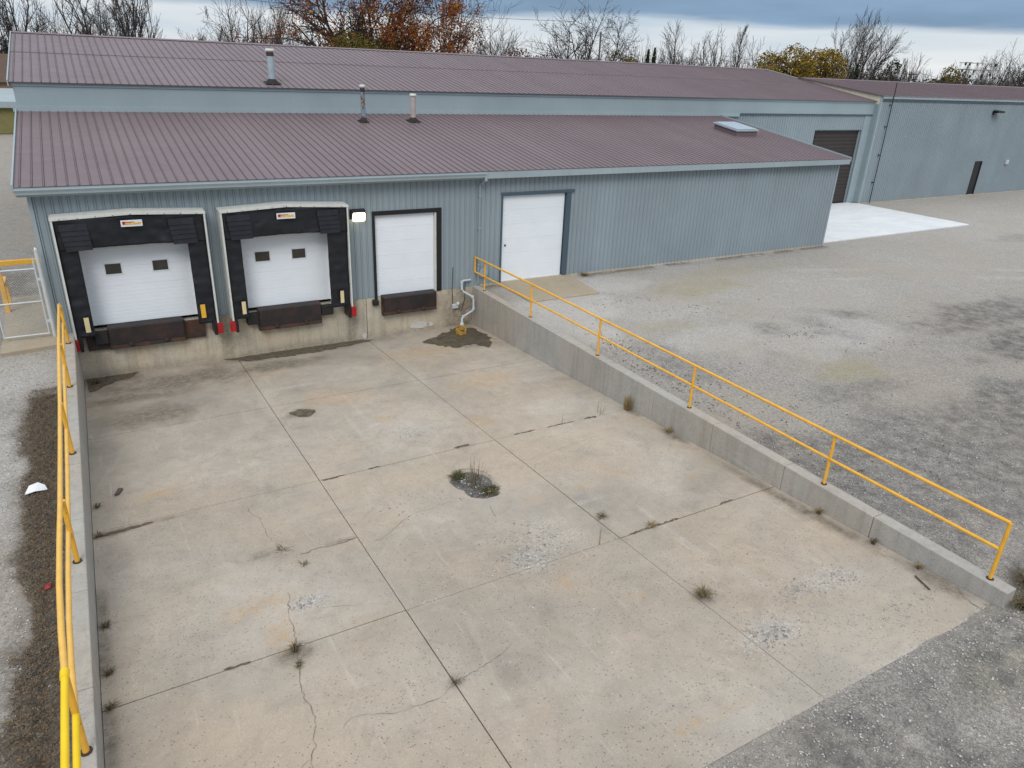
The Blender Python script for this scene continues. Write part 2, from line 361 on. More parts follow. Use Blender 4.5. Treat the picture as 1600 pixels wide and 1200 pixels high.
M['weed_dark'] = leafmat('dark_weed', (0.075, 0.058, 0.034), (0.15, 0.12, 0.065), (0.22, 0.17, 0.09))
M['weed_green'] = leafmat('green_weed', (0.04, 0.042, 0.018), (0.085, 0.085, 0.035), (0.15, 0.12, 0.05))
M['litter'] = leafmat('leaf_litter', (0.075, 0.062, 0.048), (0.175, 0.145, 0.108), (0.22, 0.14, 0.07), 6.0)

# ------------------------------------------------------------------ geometry constants (survey units)
ZA, ZB = -1.66, -0.060                       # pit floor: z = ZA + ZB*y
def fz(y): return ZA+ZB*y
PX0, PX1, PY1 = 0.43, 14.98, -21.62          # inner faces of the pit
GZ = -0.05
def wall_x(y): return PX1+0.02-0.007*y*0      # right wall is straight

# ------------------------------------------------------------------ ground
def axis(a, b, dense0, dense1, step, must, far):
    xs = list(np.arange(dense0, dense1+1e-6, step))
    s = step; x = dense0
    while x > a: s *= 1.35; x -= s; xs.append(max(x, a))
    s = step; x = dense1
    while x < b: s *= 1.35; x += s; xs.append(min(x, b))
    xs = [x for x in xs if min(abs(x-mm) for mm in must) > step*0.35]+list(must)
    return np.array(sorted(set(np.round(xs, 4))))
gx = axis(-1400, 1600, -6, 62, 0.25, [0.30, 15.14], 0); gy = axis(-600, 2200, -29, 12, 0.25, [PY1+k*0.07 for k in range(-5, 6)]+[0.12], 0)
GX, GY = np.meshgrid(gx, gy, indexing='ij')
def ground_z(x, y):
    z = np.full_like(x, GZ)
    fall = sstep(-19.6, -22.2, y)
    z = z-0.345*fall*sstep(26, 15, x)*sstep(-16, -8, x)-0.20*fall*sstep(15, 26, x)
    near = (x > -8) & (x < 60) & (y < 9) & (y > -29)
    bumpy = (fbm(x, y, 11, 0.35)-0.5)*0.10+(fbm(x, y, 17, 1.4)-0.5)*0.035
    z = z+np.where(near, bumpy*0.6, 0)
    lip = fz(y)-(y-PY1)*0.16+(fbm(x, y, 91, 0.9)-0.5)*0.055+(fbm(x, y, 95, 3.0)-0.5)*0.02      # gravel spilling over the slab edge
    wgt = sstep(PY1-1.3, PY1-0.35, y)*(x > 0.25)*(x < 15.2)*(y < PY1+0.4)
    return z*(1-wgt)+lip*wgt
GZ_ = ground_z(GX, GY)
nxg, nyg = len(gx), len(gy)
idx = np.arange(nxg*nyg).reshape(nxg, nyg)
q = np.stack([idx[:-1, :-1], idx[1:, :-1], idx[1:, 1:], idx[:-1, 1:]], -1)
xc = (gx[:-1]+gx[1:])/2; yc = (gy[:-1]+gy[1:])/2
XC, YC = np.meshgrid(xc, yc, indexing='ij')
keep = ~((XC > 0.30) & (XC < 15.14) & (YC > PY1+0.35) & (YC < 0.12))
q = q[keep]
V = np.stack([GX.ravel(), GY.ravel(), GZ_.ravel()], 1)
ground = mesh_obj('ground', V, q, M['gravel'])
tag(ground, 'grey gravel yard with worn dark patches around the warehouse', None, None, 'structure')
ground.data.polygons.foreach_set('use_smooth', [True]*len(ground.data.polygons))
def blob(x, y, cx, cy, rx, ry, w=0.35, seed=3):
    d = np.sqrt(((x-cx)/rx)**2+((y-cy)/ry)**2)+(fbm(x, y, seed, 0.9)-0.5)*w*2.2
    return sstep(1.15, 0.55, d)
gxr, gyr = GX.ravel(), GY.ravel()
light = np.zeros_like(gxr); dark = np.zeros_like(gxr); tan = np.zeros_like(gxr); soil = np.zeros_like(gxr)
for cx, cy, rx, ry, k in [(17.5,-3.9,2.8,2.6,1.3),(20.5,-1.6,3,1.6,1.2),(20.5,-5.5,3.5,2.2,.8),(16.2,-5.8,1.5,2.6,1.3),(24,-10.5,5,2,.7),(28,-6,6,3,.6),(-1.2,-3.2,1.4,2.0,.7),(-1.5,-8,1.0,2.2,.55),(-1.6,-11,1.0,2,.5),(34,-3,8,3,.45),(21,-9,4,1.5,.8)]:
    light = np.maximum(light, k*blob(gxr, gyr, cx, cy, rx, ry))
for cx, cy, rx, ry, k in [(33,-11.5,5,1.6,.9),(30.7,-14.3,3.4,1.6,1),(24,-17,3.6,1.3,.95),(21.3,-18.6,2.6,1.0,.8),(15.9,-22.3,1.5,.7,.9),(20.5,-14.3,2.6,.7,.55),(17,-10.2,1.2,2.4,.5),(12.4,-22.4,2.2,.6,.7),(27,-20,4,1.4,.6),(40,-16,5,3,.6),(19,-21.3,3,1.0,.45),(44,2,2.5,.7,.5),(52,-3,3,1,.4)]:
    dark = np.maximum(dark, k*blob(gxr, gyr, cx, cy, rx, ry, .5, 5))
for cx, cy, rx, ry, k in [(24,-3.8,3,1.2,.9),(22,-13.2,1.6,.8,.9),(13.2,-22.6,1.4,.5,.6),(27.5,-2.2,4,.8,.6),(19.5,-7.2,1.6,.7,.4)]:
    tan = np.maximum(tan, k*blob(gxr, gyr, cx, cy, rx, ry, .45, 9))
for off in (-0.85, 0.85):
    lane = np.abs((gyr+2.2+0.010*(gxr-17)**2+off*1.0)+0.6*(fbm(gxr, gyr, 83, 0.15)-.5))
    light = np.maximum(light, 0.85*sstep(0.42, 0.10, lane)*(gxr > 17)*(gxr < 44)*sstep(0.35, 0.6, fbm(gxr, gyr, 87, 0.5)))
light = np.maximum(light, 0.55*sstep(-14, -6, gyr)*sstep(15, 16, gxr)*(0.4+1.1*fbm(gxr, gyr, 77, 0.12)))
dark = np.maximum(dark, 0.85*sstep(0.44, 0.60, fbm(gxr, gyr, 78, 0.22)+0.03*(-gyr-15)*(gyr > -20))*(gxr > 15)*sstep(-5, -9, gyr)*0.95)
dark = np.maximum(dark, 1.0*sstep(-21.4, -22.0, gyr)*sstep(0.15, 0.52, fbm(gxr, gyr, 79, 0.4)))
strip = sstep(0.35, 0.1, np.abs(gxr+0.12)-0.38-(fbm(gxr, gyr, 21, 0.55)-0.45)*1.0)*sstep(-3.5, -6, gyr)
soil = np.maximum(soil, strip*(0.45+0.55*sstep(0.35, 0.6, fbm(gxr, gyr, 23, 2.0)))); soil = np.maximum(soil, 0.8*blob(gxr, gyr, -1.9, 6.5, 1.3, 3.0, .4, 2))
soil = np.maximum(soil, 0.75*sstep(0.5, 0.1, np.abs(gyr+0.12))*(gxr > 15.3)*(gxr < 37.2)*(fbm(gxr, gyr, 31, 0.8) > 0.42))
soil = np.maximum(soil, 0.9*blob(gxr, gyr, 15.9, -22.0, 0.8, 0.8, .4, 8))
dist = np.maximum.reduce([np.maximum(-14-gxr, 0), np.maximum(gyr-78, 0), np.maximum(gxr-110, 0), np.maximum(-45-gyr, 0)])
grass = sstep(0, 3, dist)
at = ground.data.color_attributes.new('macro', 'FLOAT_COLOR', 'POINT'); at.data.foreach_set('color', np.stack([light, grass, dark, np.ones_like(light)], 1).ravel())
at = ground.data.color_attributes.new('tint', 'FLOAT_COLOR', 'POINT'); at.data.foreach_set('color', np.stack([tan, soil, dark*0, np.ones_like(light)], 1).ravel())

# ------------------------------------------------------------------ pit floor: twelve slabs
pit = thing('concrete_floor', 'sunken loading pit floor of twelve stained concrete slabs', None, (7.7, -10.8, 0)); tag(pit, kind='structure')
MB().add([(0.2, PY1, fz(PY1)-0.10), (15.2, PY1, fz(PY1)-0.10), (15.2, 0.2, fz(0.2)-0.10), (0.2, 0.2, fz(0.2)-0.10)], [(0, 1, 2, 3)]).build('joint_fill', M['joint'], pit)
HOLE = [(8.23,-12.15),(8.48,-11.97),(8.87,-12.03),(9.07,-12.34),(9.06,-12.87),(9.01,-13.32),(8.85,-13.52),(8.54,-13.52),(8.29,-13.34),(8.25,-12.9),(8.12,-12.58)]
RUST = [(10.79,-14.11,.5,.10),(10.07,-14.08,.5,.09),(9.35,-14.17,.35,.12),(12.09,-14.07,.28,.16),(8.37,-17.16,.12,.35),(14.6,-19.5,.16,.16),(13.58,-15.08,.2,.16),(8.06,-7.96,.25,.3),(10.44,-9.5,.5,.4),(12.4,-6.5,1.4,.8),(9.4,-18.2,.15,.12),(11.6,-2.5,1.6,.8),(8.6,-21.0,1.1,.10),(3.2,-16.0,.3,.7),(1.9,-9.6,.5,.2),(3.0,-15.0,.9,.5),(7.4,-5.5,1.2,.8),(11.9,-13.7,.15,.12)]
DIRT_AND_SHADE = [(7.2,-.3,3.6,.55),(1.2,-.5,1.2,.7),(3.3,-1.6,3.0,1.1),(6.0,-6.35,.45,.38),(6.2,-1.6,2.4,.6),(13.6,-1.9,1.2,1.2),(1.5,-10.9,.8,.08),(.8,-10.98,.45,.16),(4.95,-13.7,.4,.07),(3.3,-16.6,.35,.25),(10.4,-18.74,.3,.25),(14.9,-11,.25,.5),(14.85,-13,.22,.7),(.5,-14.4,.16,1.8),(.5,-17,.16,.8),(14.7,-17,.2,2.5),(14.75,-20.6,.25,.8),(3.4,-13.4,.25,.15),(5.36,-18.47,.15,.12),(1.9,-2.6,1.9,.5),(2.2,-4.4,1.6,1.0)]  # dirt spots; those along the wall feet also paint in contact shading
PALE = [(7.6,-6.6,.05,1.6),(7.15,-8.0,.04,1.1),(8.5,-9.0,.8,.7),(7.9,-14.0,.05,.45),(9.0,-15.6,.9,.9),(8.16,-16.19,.6,.5),(10.87,-20.1,.7,.4),(12.9,-19.6,.8,.35),(3.88,-15.33,.35,.25),(10.5,-14.8,.6,.06),(11.4,-15.9,.08,.35),(11.4,-17.2,.06,.8),(11.6,-18.9,.07,.6),(10.3,-17.3,.9,.06),(6.5,-4,1.1,.12),(12.8,-4.6,.9,.1),(13.0,-9.5,1.1,.7),(7.7,-8.2,.25,.15),(5.9,-16.4,.4,.1)]
def wear_shade_map(x, y):
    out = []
    for L_, sd_ in ((RUST, 41), (DIRT_AND_SHADE, 51), (PALE, 61)):
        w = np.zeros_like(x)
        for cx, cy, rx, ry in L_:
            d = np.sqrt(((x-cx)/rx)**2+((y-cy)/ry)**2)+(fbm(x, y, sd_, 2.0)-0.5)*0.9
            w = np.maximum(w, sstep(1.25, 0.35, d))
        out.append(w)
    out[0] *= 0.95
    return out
def set_wear_shade(ob, org):
    me = ob.data; nv = len(me.vertices); co = np.zeros(nv*3); me.vertices.foreach_get('co', co); co = co.reshape(-1, 3)/S+np.array(org)
    r, g, b = wear_shade_map(co[:, 0], co[:, 1])
    a_ = me.color_attributes.new('wear', 'FLOAT_COLOR', 'POINT'); a_.data.foreach_set('color', np.stack([r, g, b, np.ones_like(r)], 1).ravel())
XJ = [PX0, 5.34, 10.25, PX1]; YJ = [0.0, -5.40, -10.78, -16.42, PY1]
def slab_mesh(x0, x1, y0, y1, hole=None):
    g = 0.0095
    xs = np.linspace(x0+g, x1-g, 42); ys = np.linspace(y1+g, y0-g, 46)
    if hole:
        xs = np.unique(np.concatenate([xs[(xs < 7.95) | (xs > 9.25)], np.arange(8.0, 9.22, 0.03)])); ys = np.unique(np.concatenate([ys[(ys < -13.7) | (ys > -11.8)], np.arange(-13.66, -11.84, 0.03)]))
    X, Y = np.meshgrid(xs, ys, indexing='ij')
    Z = fz(Y)+(fbm(X, Y, 71, 0.4)-0.5)*0.02
    Z = Z+rnd.uniform(-0.004, 0.004)
    nx, ny = X.shape; id_ = np.arange(nx*ny).reshape(nx, ny)
    qq = np.stack([id_[:-1, :-1], id_[1:, :-1], id_[1:, 1:], id_[:-1, 1:]], -1).reshape(-1, 4)
    v = np.stack([X.ravel(), Y.ravel(), Z.ravel()], 1)
    if hole:
        # sink the vertices of the pothole into a rubble-bottomed bowl with a broken rim
        hp = np.array(hole); cx, cy = hp.mean(0)
        ang = np.arctan2(v[:, 1]-cy, v[:, 0]-cx); rad = np.hypot(v[:, 0]-cx, v[:, 1]-cy)
        ha = np.arctan2(hp[:, 1]-cy, hp[:, 0]-cx); hr = np.hypot(hp[:, 0]-cx, hp[:, 1]-cy); o_ = np.argsort(ha)
        rr = np.interp(ang, ha[o_], hr[o_], period=2*math.pi)
        inside = rad < rr*(0.94+0.12*fbm(v[:, 0], v[:, 1], 33, 3.0))
        fkeep = ~inside[qq].any(1); qq = qq[fkeep]
    f = qq.tolist(); v = v.tolist()
    # skirt
    per = list(id_[:, 0])+list(id_[-1, 1:])+list(id_[-2::-1, -1])+list(id_[0, -2:0:-1])
    nb = len(v)
    for p in per: v.append([v[p][0], v[p][1], v[p][2]-0.14])
    for i in range(len(per)):
        j = (i+1) % len(per); f.append([int(per[i]), int(per[j]), nb+j, nb+i][::-1])
    return v, f
for i in range(3):
    for j in range(4):
        hol = HOLE if (i == 1 and j == 2) else None
        v, f = slab_mesh(XJ[i], XJ[i+1], YJ[j], YJ[j+1], hol)
        s_ = mesh_obj('slab', v, f, M['slab'], pit); set_wear_shade(s_, ORG[pit])
        if hol:
            # ragged ring that closes the gap between the grid and the broken rim, then the bowl
            hp = np.array(HOLE); cx, cy = hp.mean(0)
            rings = []; N = 40; ang = np.linspace(-math.pi, math.pi, N, endpoint=False)
            ha = np.arctan2(hp[:, 1]-cy, hp[:, 0]-cx); hr = np.hypot(hp[:, 0]-cx, hp[:, 1]-cy); o_ = np.argsort(ha)
            rr = np.interp(ang, ha[o_], hr[o_], period=2*math.pi)*(1+np.array([rnd.uniform(-.04, .04) for _ in ang]))
            def ring(k, dz): return [(cx+rr[t]*k*math.cos(ang[t]), cy+rr[t]*k*math.sin(ang[t]), fz(cy+rr[t]*k*math.sin(ang[t]))+dz) for t in range(N)]
            mb = MB(); mb.loft(ring(1.10, -0.012), ring(0.98, -0.03), cap=False); mb.loft(ring(0.98, -0.03), ring(0.93, -0.08), cap=False)
            r_ = mb.build('broken_rim', M['slab'], s_); set_wear_shade(r_, ORG[pit])
            mb = MB(); mb.loft(ring(0.95, -0.065), ring(0.6, -0.085), cap=False); mb.add(ring(0.6, -0.085), [tuple(range(N))])
            mb.build('rubble_bed', M['rubble'], s_)
def strip_poly(pts, w, seed, dz=0.005):
    rr = random.Random(seed); P = []
    for a, b in zip(pts[:-1], pts[1:]):
        nseg = max(2, int(math.hypot(b[0]-a[0], b[1]-a[1])/0.07))
        for k in range(nseg):
            t = k/nseg; P.append((a[0]+(b[0]-a[0])*t+rr.uniform(-.022, .022), a[1]+(b[1]-a[1])*t+rr.uniform(-.022, .022)))
    P.append(pts[-1]); mb = MB(); L_ = []; R2 = []
    for k, p in enumerate(P):
        a = P[max(0, k-1)]; b = P[min(len(P)-1, k+1)]; d = (b[0]-a[0], b[1]-a[1]); l = math.hypot(*d) or 1
        ww = w*rr.uniform(.25, 1.2)*(0.4 if k in (0, len(P)-1) else 1); nx_, ny_ = -d[1]/l*ww/2, d[0]/l*ww/2
        zz_ = fz(p[1])+dz+(float(fbm(np.array([p[0]]), np.array([p[1]]), 71, 0.4)[0])-0.5)*0.02+0.003
        L_.append((p[0]+nx_, p[1]+ny_, zz_)); R2.append((p[0]-nx_, p[1]-ny_, zz_))
    for k in range(len(P)-1): mb.quad(L_[k], R2[k], R2[k+1], L_[k+1])
    return mb
CR = [([(3.60,-14.9),(3.43,-15.6),(3.43,-15.99),(3.34,-16.41),(3.28,-16.89),(3.19,-17.25),(3.18,-17.62),(3.2,-17.79),(3.22,-18.08),(3.1,-18.42),(3.07,-18.6),(2.96,-18.79),(2.95,-18.97),(2.9,-19.6)], .018),
      ([(2.96,-18.79),(2.7,-18.95),(2.4,-19.3)], .012),
      ([(3.53,-18.5),(3.64,-18.38),(3.79,-18.37),(4.31,-18.61),(4.67,-18.63),(5.03,-18.66),(5.38,-18.47),(5.77,-18.41),(6.26,-18.29),(6.6,-18.13)], .013),
      ([(3.54,-11.0),(3.54,-11.49),(3.68,-11.88),(3.69,-12.77),(3.78,-13.1),(3.81,-13.39)], .012),
      ([(5.5,-14.0),(5.83,-13.96),(6.66,-13.37),(7.66,-13.27),(7.95,-13.36)], .012), ([(8.44,-13.87),(8.33,-14.38)], .014),
      ([(4.1,-13.75),(4.53,-13.68),(4.79,-13.72),(5.14,-13.71),(5.33,-13.68)], .05),
      ([(14.98,-20.9),(14.7,-21.2),(14.62,-21.6)], .028),
      ([(10.4,-12.3),(11.8,-12.1),(13.2,-11.9)], .008), ([(4.0,-15.6),(4.7,-15.9)], .009)]
for k, (p, w) in enumerate(CR): strip_poly(p, w*0.62, 100+k).build('crack', M['crack'], pit)
# mud gathered along parts of the joints
for k, (p, w) in enumerate([([(5.4,-10.83),(6.0,-10.80)], .05), ([(6.6,-10.79),(6.9,-10.78)], .06), ([(9.0,-10.72),(9.5,-10.7)], .08), ([(.5,-11.02),(1.6,-10.93)], .10), ([(10.9,-10.74),(11.6,-10.75)], .05), ([(12.0,-10.77),(12.9,-10.78)], .05), ([(13.3,-10.78),(13.7,-10.8)], .12), ([(10.5,-16.4),(11.9,-16.4)], .05), ([(2.2,-16.42),(2.6,-16.42)], .09), ([(13.2,-16.4),(13.6,-16.4)], .06)]):
    strip_poly(p, w, 300+k, 0.008).build('joint_mud', M['silt'], pit)

# ------------------------------------------------------------------ puddle, silt
def irregular(pts, seed, z_of, jit=0.06):
    rr = random.Random(seed); out = []
    for a, b in zip(pts, pts[1:]+pts[:1]):
        nseg = max(2, int(math.hypot(b[0]-a[0], b[1]-a[1])/0.15))
        for k in range(nseg):
            t = k/nseg; x = a[0]+(b[0]-a[0])*t+rr.uniform(-jit, jit); y = a[1]+(b[1]-a[1])*t+rr.uniform(-jit, jit); out.append((x, y, z_of(x, y)))
    return out
def floor_z(x, y, dz): return fz(y)+dz+(float(fbm(np.array([x]), np.array([y]), 71, 0.4)[0])-0.5)*0.02
def fan_sheet(poly, mat, name, org):
    cx = sum(p[0] for p in poly)/len(poly); cy = sum(p[1] for p in poly)/len(poly)
    N = len(poly); vs = []; fs = []
    K = [1.0, 0.66, 0.33]
    for k in K:
        for p in poly:
            x, y = cx+(p[0]-cx)*k, cy+(p[1]-cy)*k; vs.append((x, y, floor_z(x, y, 0.009)))
    vs.append((cx, cy, floor_z(cx, cy, 0.009)))
    for a in range(2):
        for i in range(N): j = (i+1) % N; fs.append((a*N+i, a*N+j, (a+1)*N+j, (a+1)*N+i))
    for i in range(N): fs.append((2*N+i, 2*N+(i+1) % N, 3*N))
    return mesh_obj(name, vs, fs, mat, None, org)
pd = irregular([(12.04,-1.51),(13.18,-0.83),(14.09,-0.26),(14.67,-0.68),(14.80,-1.63),(14.45,-2.99),(14.04,-3.33),(13.75,-2.71),(12.98,-2.76),(12.5,-2.32)], 5, lambda x, y: 0, 0.09)
tag(fan_sheet(pd, M['wet'], 'puddle', (13.5, -1.7, fz(-1.7))), 'dark wet puddle around the yellow sump box in the pit corner', None, None, 'structure')
pd = irregular([(5.70,-6.15),(6.1,-6.03),(6.50,-6.33),(6.25,-6.72),(5.88,-6.63)], 6, lambda x, y: 0, 0.05)
tag(fan_sheet(pd, M['silt'], 'silt_patch', (6.1, -6.4, fz(-6.4))), 'small brown silt patch on the slab before the docks', None, None, 'structure')
pd = irregular([(4.9,-.04),(9.9,-.04),(10.6,-.3),(9.2,-.62),(7.4,-.8),(5.6,-.62)], 8, lambda x, y: 0, 0.08)
tag(fan_sheet([(p[0], min(p[1], -0.03), 0) for p in pd], M['silt'], 'silt_patch', (7.5, -.4, fz(-.4))), 'long dark silt drift below the second dock', None, None, 'structure')
pd = irregular([(.47,-.04),(2.1,-.04),(1.9,-.5),(1.2,-.85),(.6,-1.5)], 9, lambda x, y: 0, 0.05)
tag(fan_sheet([(max(p[0], .45), min(p[1], -0.03), 0) for p in pd], M['silt'], 'silt_patch', (1.0, -.5, fz(-.4))), 'dark silt heap in the left corner of the pit', None, None, 'structure')

# ------------------------------------------------------------------ retaining walls
def retaining(name, x0, x1, yn, label):
    t = thing(name, label, 'retaining wall', ((x0+x1)/2, yn/2, -1))
    L0 = 0.02; k = 0
    ys = [0.22]
    while ys[-1] > yn+2.9: ys.append(ys[-1]-2.4)
    ys.append(yn)
    for a, b in zip(ys[:-1], ys[1:]):
        mb = MB(); mb.box(x0, x1, b+0.006, a-0.006, -2.3, rnd.uniform(-0.002, 0.002)); mb.build('wall_panel', M['wallc'], t, bevel=0.018)
    return t
rw = retaining('retaining_wall', PX1-0.0, 15.30, -21.75, 'long grey concrete retaining wall under the right yellow railing')
lw = retaining('retaining_wall', 0.15, PX0, -22.4, 'narrow grey concrete retaining wall under the left yellow railing')

# ------------------------------------------------------------------ low warehouse
LX, WT = 37.0, 4.42
low = thing('warehouse', 'low blue-grey steel warehouse with loading docks and brown sloping roof', 'building', (18.5, 0, 0))
YU, ZF = 9.7, 6.20                        # where the low roof meets the tall building
EY, EZ = -0.42, 4.72
def rib_profile(w, pitch, foot, top, h):
    out = [(0.0, 0.0)]; x = pitch/2
    while x < w:
        gd, gw = h*0.42, h*0.26
        out += [(x-foot/2-gw-0.004, 0), (x-foot/2-gw, -gd), (x-foot/2, -gd), (x-top/2, h), (x+top/2, h), (x+foot/2, -gd), (x+foot/2+gw, -gd), (x+foot/2+gw+0.004, 0)]; x += pitch
    out.append((w, 0.0)); return out
def siding(parent, x_start, x_end, y, z0, z1, openings, width=0.92, pitch=0.23, mat=None, h=0.024):
    base = rib_profile(width, pitch, 0.060, 0.034, h); x = x_start; proto = None; px = None
    while x < x_end-1e-4:
        w = min(width, x_end-x); ops = [o for o in openings if o[0] < x+w and o[1] > x]
        full = abs(w-width) < 1e-6 and not ops
        if full and proto is not None:
            clone(proto, parent, (x-px, 0, 0)); x += width; continue
        pr = [(a, b) for a, b in base if a <= w+1e-9]
        if pr[-1][0] < w: pr.append((w, 0.0))
        cuts = sorted({o[k]-x for o in ops for k in (0, 1) if 0 < o[k]-x < w})
        for cpos in cuts:
            for i in range(len(pr)-1):
                if pr[i][0] < cpos < pr[i+1][0]:
                    t = (cpos-pr[i][0])/(pr[i+1][0]-pr[i][0]); pr.insert(i+1, (cpos, pr[i][1]+(pr[i+1][1]-pr[i][1])*t)); break
        mb = MB()
        for (a, ha), (b, hb) in zip(pr[:-1], pr[1:]):
            if b-a < 1e-6: continue
            mid_ = x+(a+b)/2; spans = [(z0, z1)]
            for o in ops:
                if o[0] < mid_ < o[1]:
                    ns = []
                    for s0, s1 in spans:
                        if o[2] > s0: ns.append((s0, min(s1, o[2])))
                        if o[3] < s1: ns.append((max(s0, o[3]), s1))
                    spans = [s_ for s_ in ns if s_[1]-s_[0] > 1e-4]
            for s0, s1 in spans: mb.quad((x+a, y-ha, s0), (x+b, y-hb, s0), (x+b, y-hb, s1), (x+a, y-ha, s1))
        if mb.v:
            ob = mb.build('wall_panel', mat or M['siding'], parent)
            if full: proto = ob; px = x
        x += width
def roofing(parent, x_start, x_end, p0, p1, width, pitch=0.305, mat=None, h=0.028, name='roof_panel'):
    base = rib_profile(width, pitch, 0.044, 0.020, h); d = np.array([p1[0]-p0[0], p1[1]-p0[1]]); d = d/np.linalg.norm(d); nv = (-d[1], d[0])
    x = x_start; mb = MB(); back = -0.02
    for (a, ha), (b, hb) in zip(base[:-1], base[1:]):
        A = (x+a, p0[0]+nv[0]*ha, p0[1]+nv[1]*ha); B = (x+b, p0[0]+nv[0]*hb, p0[1]+nv[1]*hb)
        C_ = (x+b, p1[0]+nv[0]*hb, p1[1]+nv[1]*hb); D_ = (x+a, p1[0]+nv[0]*ha, p1[1]+nv[1]*ha)
        mb.quad(A, B, C_, D_)
        lo = (nv[0]*back, nv[1]*back)
        mb.quad((x+a, p0[0]+lo[0], p0[1]+lo[1]), (x+b, p0[0]+lo[0], p0[1]+lo[1]), B, A)
    ob = mb.build(name, mat or M['roof'], parent)
    k = 1
    while x_start+k*width < x_end-1e-3:
        clone(ob, parent, (k*width, 0, 0)); k += 1
    return k
OPEN = [(0.95, 4.25, 0.0, 3.25), (5.80, 9.00, 0.0, 3.25), (10.74, 13.42, 0.0, 3.24), (16.30, 19.48, 0.0, 3.68)]
siding(low, 0.0, LX, 0.0, 0.0, WT+0.2, OPEN)
siding_side = MB(); siding_side.box(0.0, 0.06, 0.03, YU, -0.05, 4.5); siding_side.add([(0,0.03,4.5),(0.06,0.03,4.5),(0.06,YU,6.1),(0,YU,6.1),(0,YU,4.5),(0.06,YU,4.5)],[(0,1,2,3),(0,3,4),(1,5,2)]).build('end_wall', M['siding'], low)
sw = MB(); sw.box(LX-0.06, LX, 0.03, YU, -0.05, 4.5); sw.add([(LX,0.03,4.5),(LX-.06,0.03,4.5),(LX-.06,YU,6.1),(LX,YU,6.1),(LX,YU,4.5),(LX-.06,YU,4.5)],[(0,1,2,3),(0,3,4),(1,5,2)]).build('end_wall', M['siding'], low)
roofing(low, -0.28, 37.32, (EY, EZ), (YU-0.02, ZF-0.02), 37.6/41)
MB().box(-0.28, 37.32, EY+0.012, EY+0.05, 4.43, 4.69).build('fascia', M['trim'], low)
MB().box(-0.26, 37.30, EY+0.05, 0.0, 4.43, 4.46).build('soffit', M['trim'], low)
MB().xprism([(EY+0.008,4.66),(EY-0.13,4.68),(EY-0.14,4.64),(EY-0.10,4.56),(EY-0.09,4.50),(EY+0.008,4.50)], -0.28, 15.25).build('gutter', M['trim'], low)
MB().box(-0.32, -0.285, EY-0.02, YU, 0, 0.01).v
mb = MB(); mb.loft([(-0.33,EY,4.56),(-0.282,EY,4.56),(-0.282,EY,4.79),(-0.33,EY,4.79)], [(-0.33,YU,6.04),(-0.282,YU,6.04),(-0.282,YU,6.27),(-0.33,YU,6.27)]); mb.build('rake_trim', M['trim'], low)
mb = MB(); mb.loft([(37.325,EY,4.56),(37.37,EY,4.56),(37.37,EY,4.78),(37.325,EY,4.78)], [(37.325,YU,6.04),(37.37,YU,6.04),(37.37,YU,6.26),(37.325,YU,6.26)]); mb.build('rake_trim', M['trim'], low)
MB().box(-0.035, 0.075, -0.045, 0.09, 0.0, 4.43).build('corner_trim', M['trim'], low, bevel=0.006)
MB().box(LX-0.075, LX+0.035, -0.045, 0.09, 0.0, 4.43).build('corner_trim', M['trim'], low, bevel=0.006)
MB().box(15.31, LX, -0.012, 0.25, -0.20, 0.035).build('footing', M['found'], low)
MB().box(0.0, 0.14, -0.012, 0.25, -0.20, 0.0).build('footing', M['found'], low)
# foundation under the docks: subdivided so that rust and damp can be masked on it
def found_mesh():
    xs = np.linspace(PX0, PX1, 150); zs = np.linspace(-2.2, -0.004, 24); v = []; f = []
    for x in xs:
        for z in zs: v.append((x, -0.012-0.006*rnd.random(), z))
    n_ = len(zs)
    for i in range(len(xs)-1):
        for j in range(n_-1): f.append((i*n_+j, (i+1)*n_+j, (i+1)*n_+j+1, i*n_+j+1))
    b = len(v); v += [(PX0, 0.25, -0.004), (PX1, 0.25, -0.004)]; f.append((n_-1, (len(xs)-1)*n_+n_-1, b+1, b)) if False else None
    for i in range(len(xs)-1): pass
    return v, f
v, f = found_mesh()
fo = mesh_obj('foundation_wall', v, f, M['found'], low)
co = np.array(v); r = np.zeros(len(v)); g = np.zeros(len(v)); b = np.zeros(len(v))
nzs = fbm(co[:, 0]*1.0, co[:, 2]*0.25, 81, 2.2)
for x0, x1 in ((0.7, 4.4), (6.2, 8.6), (11.05, 13.35)):
    r = np.maximum(r, ((co[:, 0] > x0) & (co[:, 0] < x1) & (co[:, 2] < -0.6))*sstep(0.44, 0.62, nzs)*sstep(-1.7, -0.7, co[:, 2]))
g = np.maximum(g, 0.55*sstep(-1.3, -1.62, co[:, 2]+0.25*(nzs-0.5)))
for x0 in (5.05, 9.75, 14.4, 5.2, 13.9): g = np.maximum(g, 0.7*sstep(0.35, 0.05, np.abs(co[:, 0]-x0)+(nzs-.5)*.5))
g = np.maximum(g, 1.0*sstep(12.9, 14.4, co[:, 0]+(nzs-.5)*1.5)*sstep(0.2, -0.9, co[:, 2]))
b = 0.8*sstep(0.58, 0.7, fbm(co[:, 0], co[:, 2], 91, 1.2))
a_ = fo.data.color_attributes.new('wear', 'FLOAT_COLOR', 'POINT'); a_.data.foreach_set('color', np.stack([r*1.2, g, b, np.ones_like(r)], 1).ravel())
MB().box(PX0+0.005, PX1-0.005, 0.0, 0.30, -2.2, -0.010).build('foundation_core', M['wallc'], low)
MB().box(10.32, 10.335, -0.026, 0.0, -1.7, -0.01).build('wall_joint', M['joint'], low)
